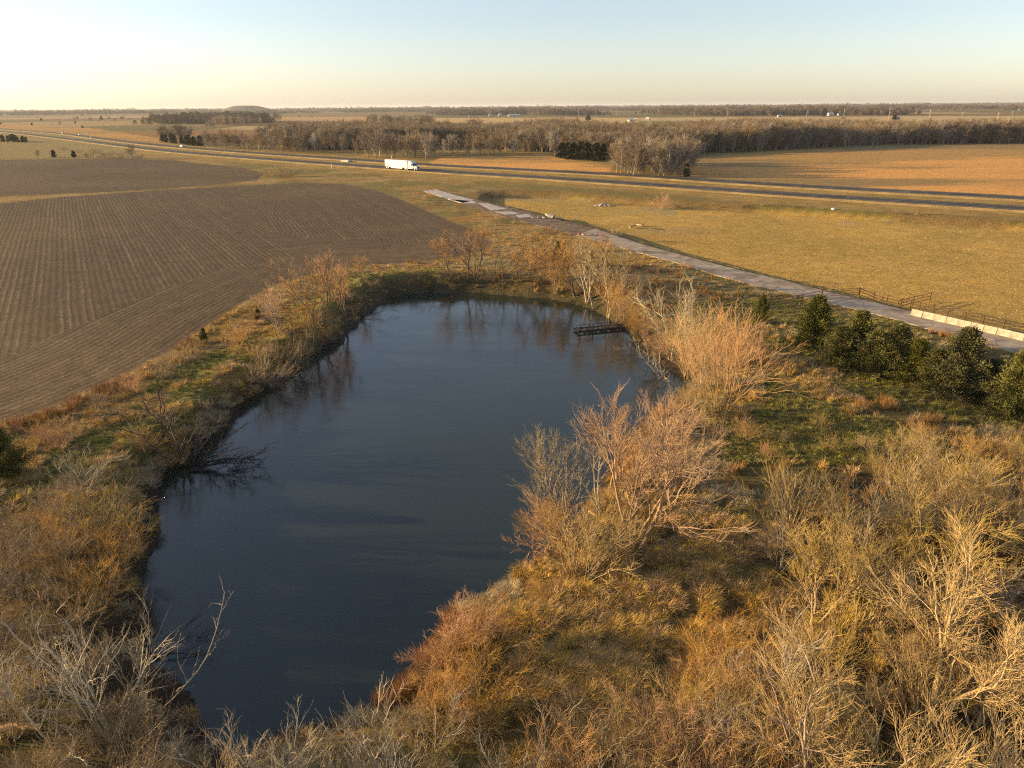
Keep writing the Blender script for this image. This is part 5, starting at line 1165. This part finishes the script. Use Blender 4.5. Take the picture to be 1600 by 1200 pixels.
log([(986, 868, -1.4), (988, 838, -.1), (990, 822, .6)], .30, .24, 'thick pale broken stump at the foot of the big forked tree', DG, 'stump', 0, 6, 'stump')
log([(284, 722, -1.6), (290, 712, -.9), (292, 706, -.4)], .26, .20, 'split pale stump of the dead tree on the left shore', ORW, 'stump', 0, 7, 'stump')
log([(870, 458, -1.6), (892, 448, -.8), (915, 432, .4)], .16, .08, 'bleached curved limb over the roots at the far right corner of the pond', DG, 'log', 3, 8)
log([(984, 355, -1.4), (994, 351, -1.0), (1003, 352, -.6)], .20, .14, 'pale fallen log in the pasture beside the dark scrub', DG)
# rubble, scrap, bucket, mound
def rubble(px, py, n, sx, sy, label, mt, name, cat, hmax=.6, seed=0, z=None):
    x, y, z = atg(px, py); g = np.random.default_rng(seed); t = empty(name, (x, y, z)); tag(t, label, cat)
    for i in range(n):
        m = MB(); a, b, c = g.uniform(.3, 1.1), g.uniform(.2, .6), g.uniform(.1, hmax); m.box(-a, a, -b, b, -.15, c, .05); o = m.build('piece', mt[i % len(mt)], t)
        o.location = (g.normal(0, sx), g.normal(0, sy), g.uniform(0, .15)); o.rotation_euler = (g.normal(0, .25), g.normal(0, .25), g.uniform(0, 6.28))
rubble(944, 322, 12, 1.8, .8, 'heap of grey rubble and old boards in the pasture', [DG, pale], 'rubble_heap', 'rubble', seed=1)
rubble(928, 368, 9, 1.3, .6, 'rusty red scrap metal pieces lying beside the old road', [mat('red_scrap', (.42, .07, .03), .7, var=.3), mat('brown_scrap', (.25, .12, .07), .8), pale], 'scrap_pile', 'scrap', .3, 2)
rubble(858, 341, 8, 1.6, .8, 'broken concrete lumps at the edge of the dark patch', [pale, conc], 'rubble_heap', 'rubble', .3, 3)
x, y, z = atg(1301, 333); t = empty('bucket', (x, y, z)); tag(t, 'small white bucket lying in the grass near the highway', 'bucket'); m = MB(); m.cyl((0, 0, 0), (0, 0, .8), .38, .48, 14); m.build('tub', WHITE, t); m = MB(); m.cyl((0, 0, .76), (0, 0, .84), .52, .52, 14); m.build('rim', WHITE, t)

# ================================================================ haze
hz_ = bpy.data.materials.new('haze'); hz_.use_nodes = True; n = hz_.node_tree; n.nodes.remove(n.nodes['Principled BSDF'])
pv = n.nodes.new('ShaderNodeVolumePrincipled'); pv.inputs['Density'].default_value = HAZE_D; pv.inputs['Color'].default_value = (.86, .88, .92, 1); pv.inputs['Anisotropy'].default_value = .2
n.links.new(pv.outputs[0], n.nodes['Material Output'].inputs['Volume'])
m = MB(); m.box(-70000, 70000, -200, 62000, -30, 75); o = m.build('haze', hz_); tag(o, kind='stuff', label='thin evening haze over the whole plain', cat='haze')
# ================================================================ labels for scattered plants: kind, place, row and rank as seen from the camera
ORD = ['leftmost', 'second', 'third', 'fourth', 'fifth', 'sixth', 'seventh', 'eighth', 'ninth', 'tenth', 'eleventh', 'twelfth', 'thirteenth', 'fourteenth', 'fifteenth', 'sixteenth', 'seventeenth', 'eighteenth', 'nineteenth', 'twentieth']
ROW = ['nearest', 'second', 'third', 'fourth', 'fifth', 'sixth', 'seventh', 'eighth', 'ninth', 'tenth', 'eleventh', 'twelfth']
ZN = {'rt': ('bare shrubs of the lower right thicket', 'the lower right thicket'), 'bm': ('shrubs along the near pond shore', 'the near shore brush'),
      'lt': ('brush on the lower left bank', 'the lower left bank brush'), 'rb': ('brush behind the right thicket', 'the open grass before the cedars'),
      'fb': ('brush beside the broken road', 'the scrub beside the broken road'), 'sh': ('shoreline brush', 'the shoreline brush'),
      'w1': ('woodland trees left of the truck', 'the woods left of the truck'), 'w2': ('trees of the clump behind the truck', 'the clump behind the truck'),
      'w3': ('woodland trees beyond the orange strip', 'the woods right of the truck'), 'w4': ('trees of the woods beyond the orange field', 'the woods behind the orange field'),
      'cl': ('trees of the isolated clump by the highway', 'the isolated clump by the highway'), 'fl': ('scattered trees on the far left plain', 'the far left plain'),
      'hl': ('trees of the hedge beyond the left fields', 'the hedge beyond the left field')}
LK = {'willow_tree': 'willow', 'bare_tree': 'bare tree', 'bare_shrub': 'bare shrub', 'forked_shrub': 'grey forked shrub', 'brush_shrub': 'low brush', 'dead_tree': 'dead tree', 'woodland_tree': 'leafless tree', 'cedar_tree': 'dark cedar'}
zones = {}
for t_ in THINGS: zones.setdefault(t_[1], []).append(t_)
for zk, lst in zones.items():
    lst.sort(key=lambda t: t[3]); n = len(lst); rows = max(1, min(12, round(n/12))); per_ = math.ceil(n/rows)
    for r_ in range(rows):
        seg = sorted(lst[r_*per_:(r_+1)*per_], key=lambda t: t[2]/max(t[3], 1))
        for i, t in enumerate(seg):
            k = LK[t[0].name.split('.')[0]]; o_ = ORD[i] if i < 20 else 'rightmost'
            rank = o_ if o_ in ('leftmost', 'rightmost') else o_+' from left'
            tag(t[0], f"{k}, {rank} in {ROW[r_]} row of {ZN[zk][1]}" if rows > 1 else f"{k}, {rank} in {ZN[zk][1]}", t[4], ZN[zk][0])
print('PLANTS', len(THINGS), 'objects', len(bpy.data.objects), 'verts', sum(len(m.vertices) for m in bpy.data.meshes))
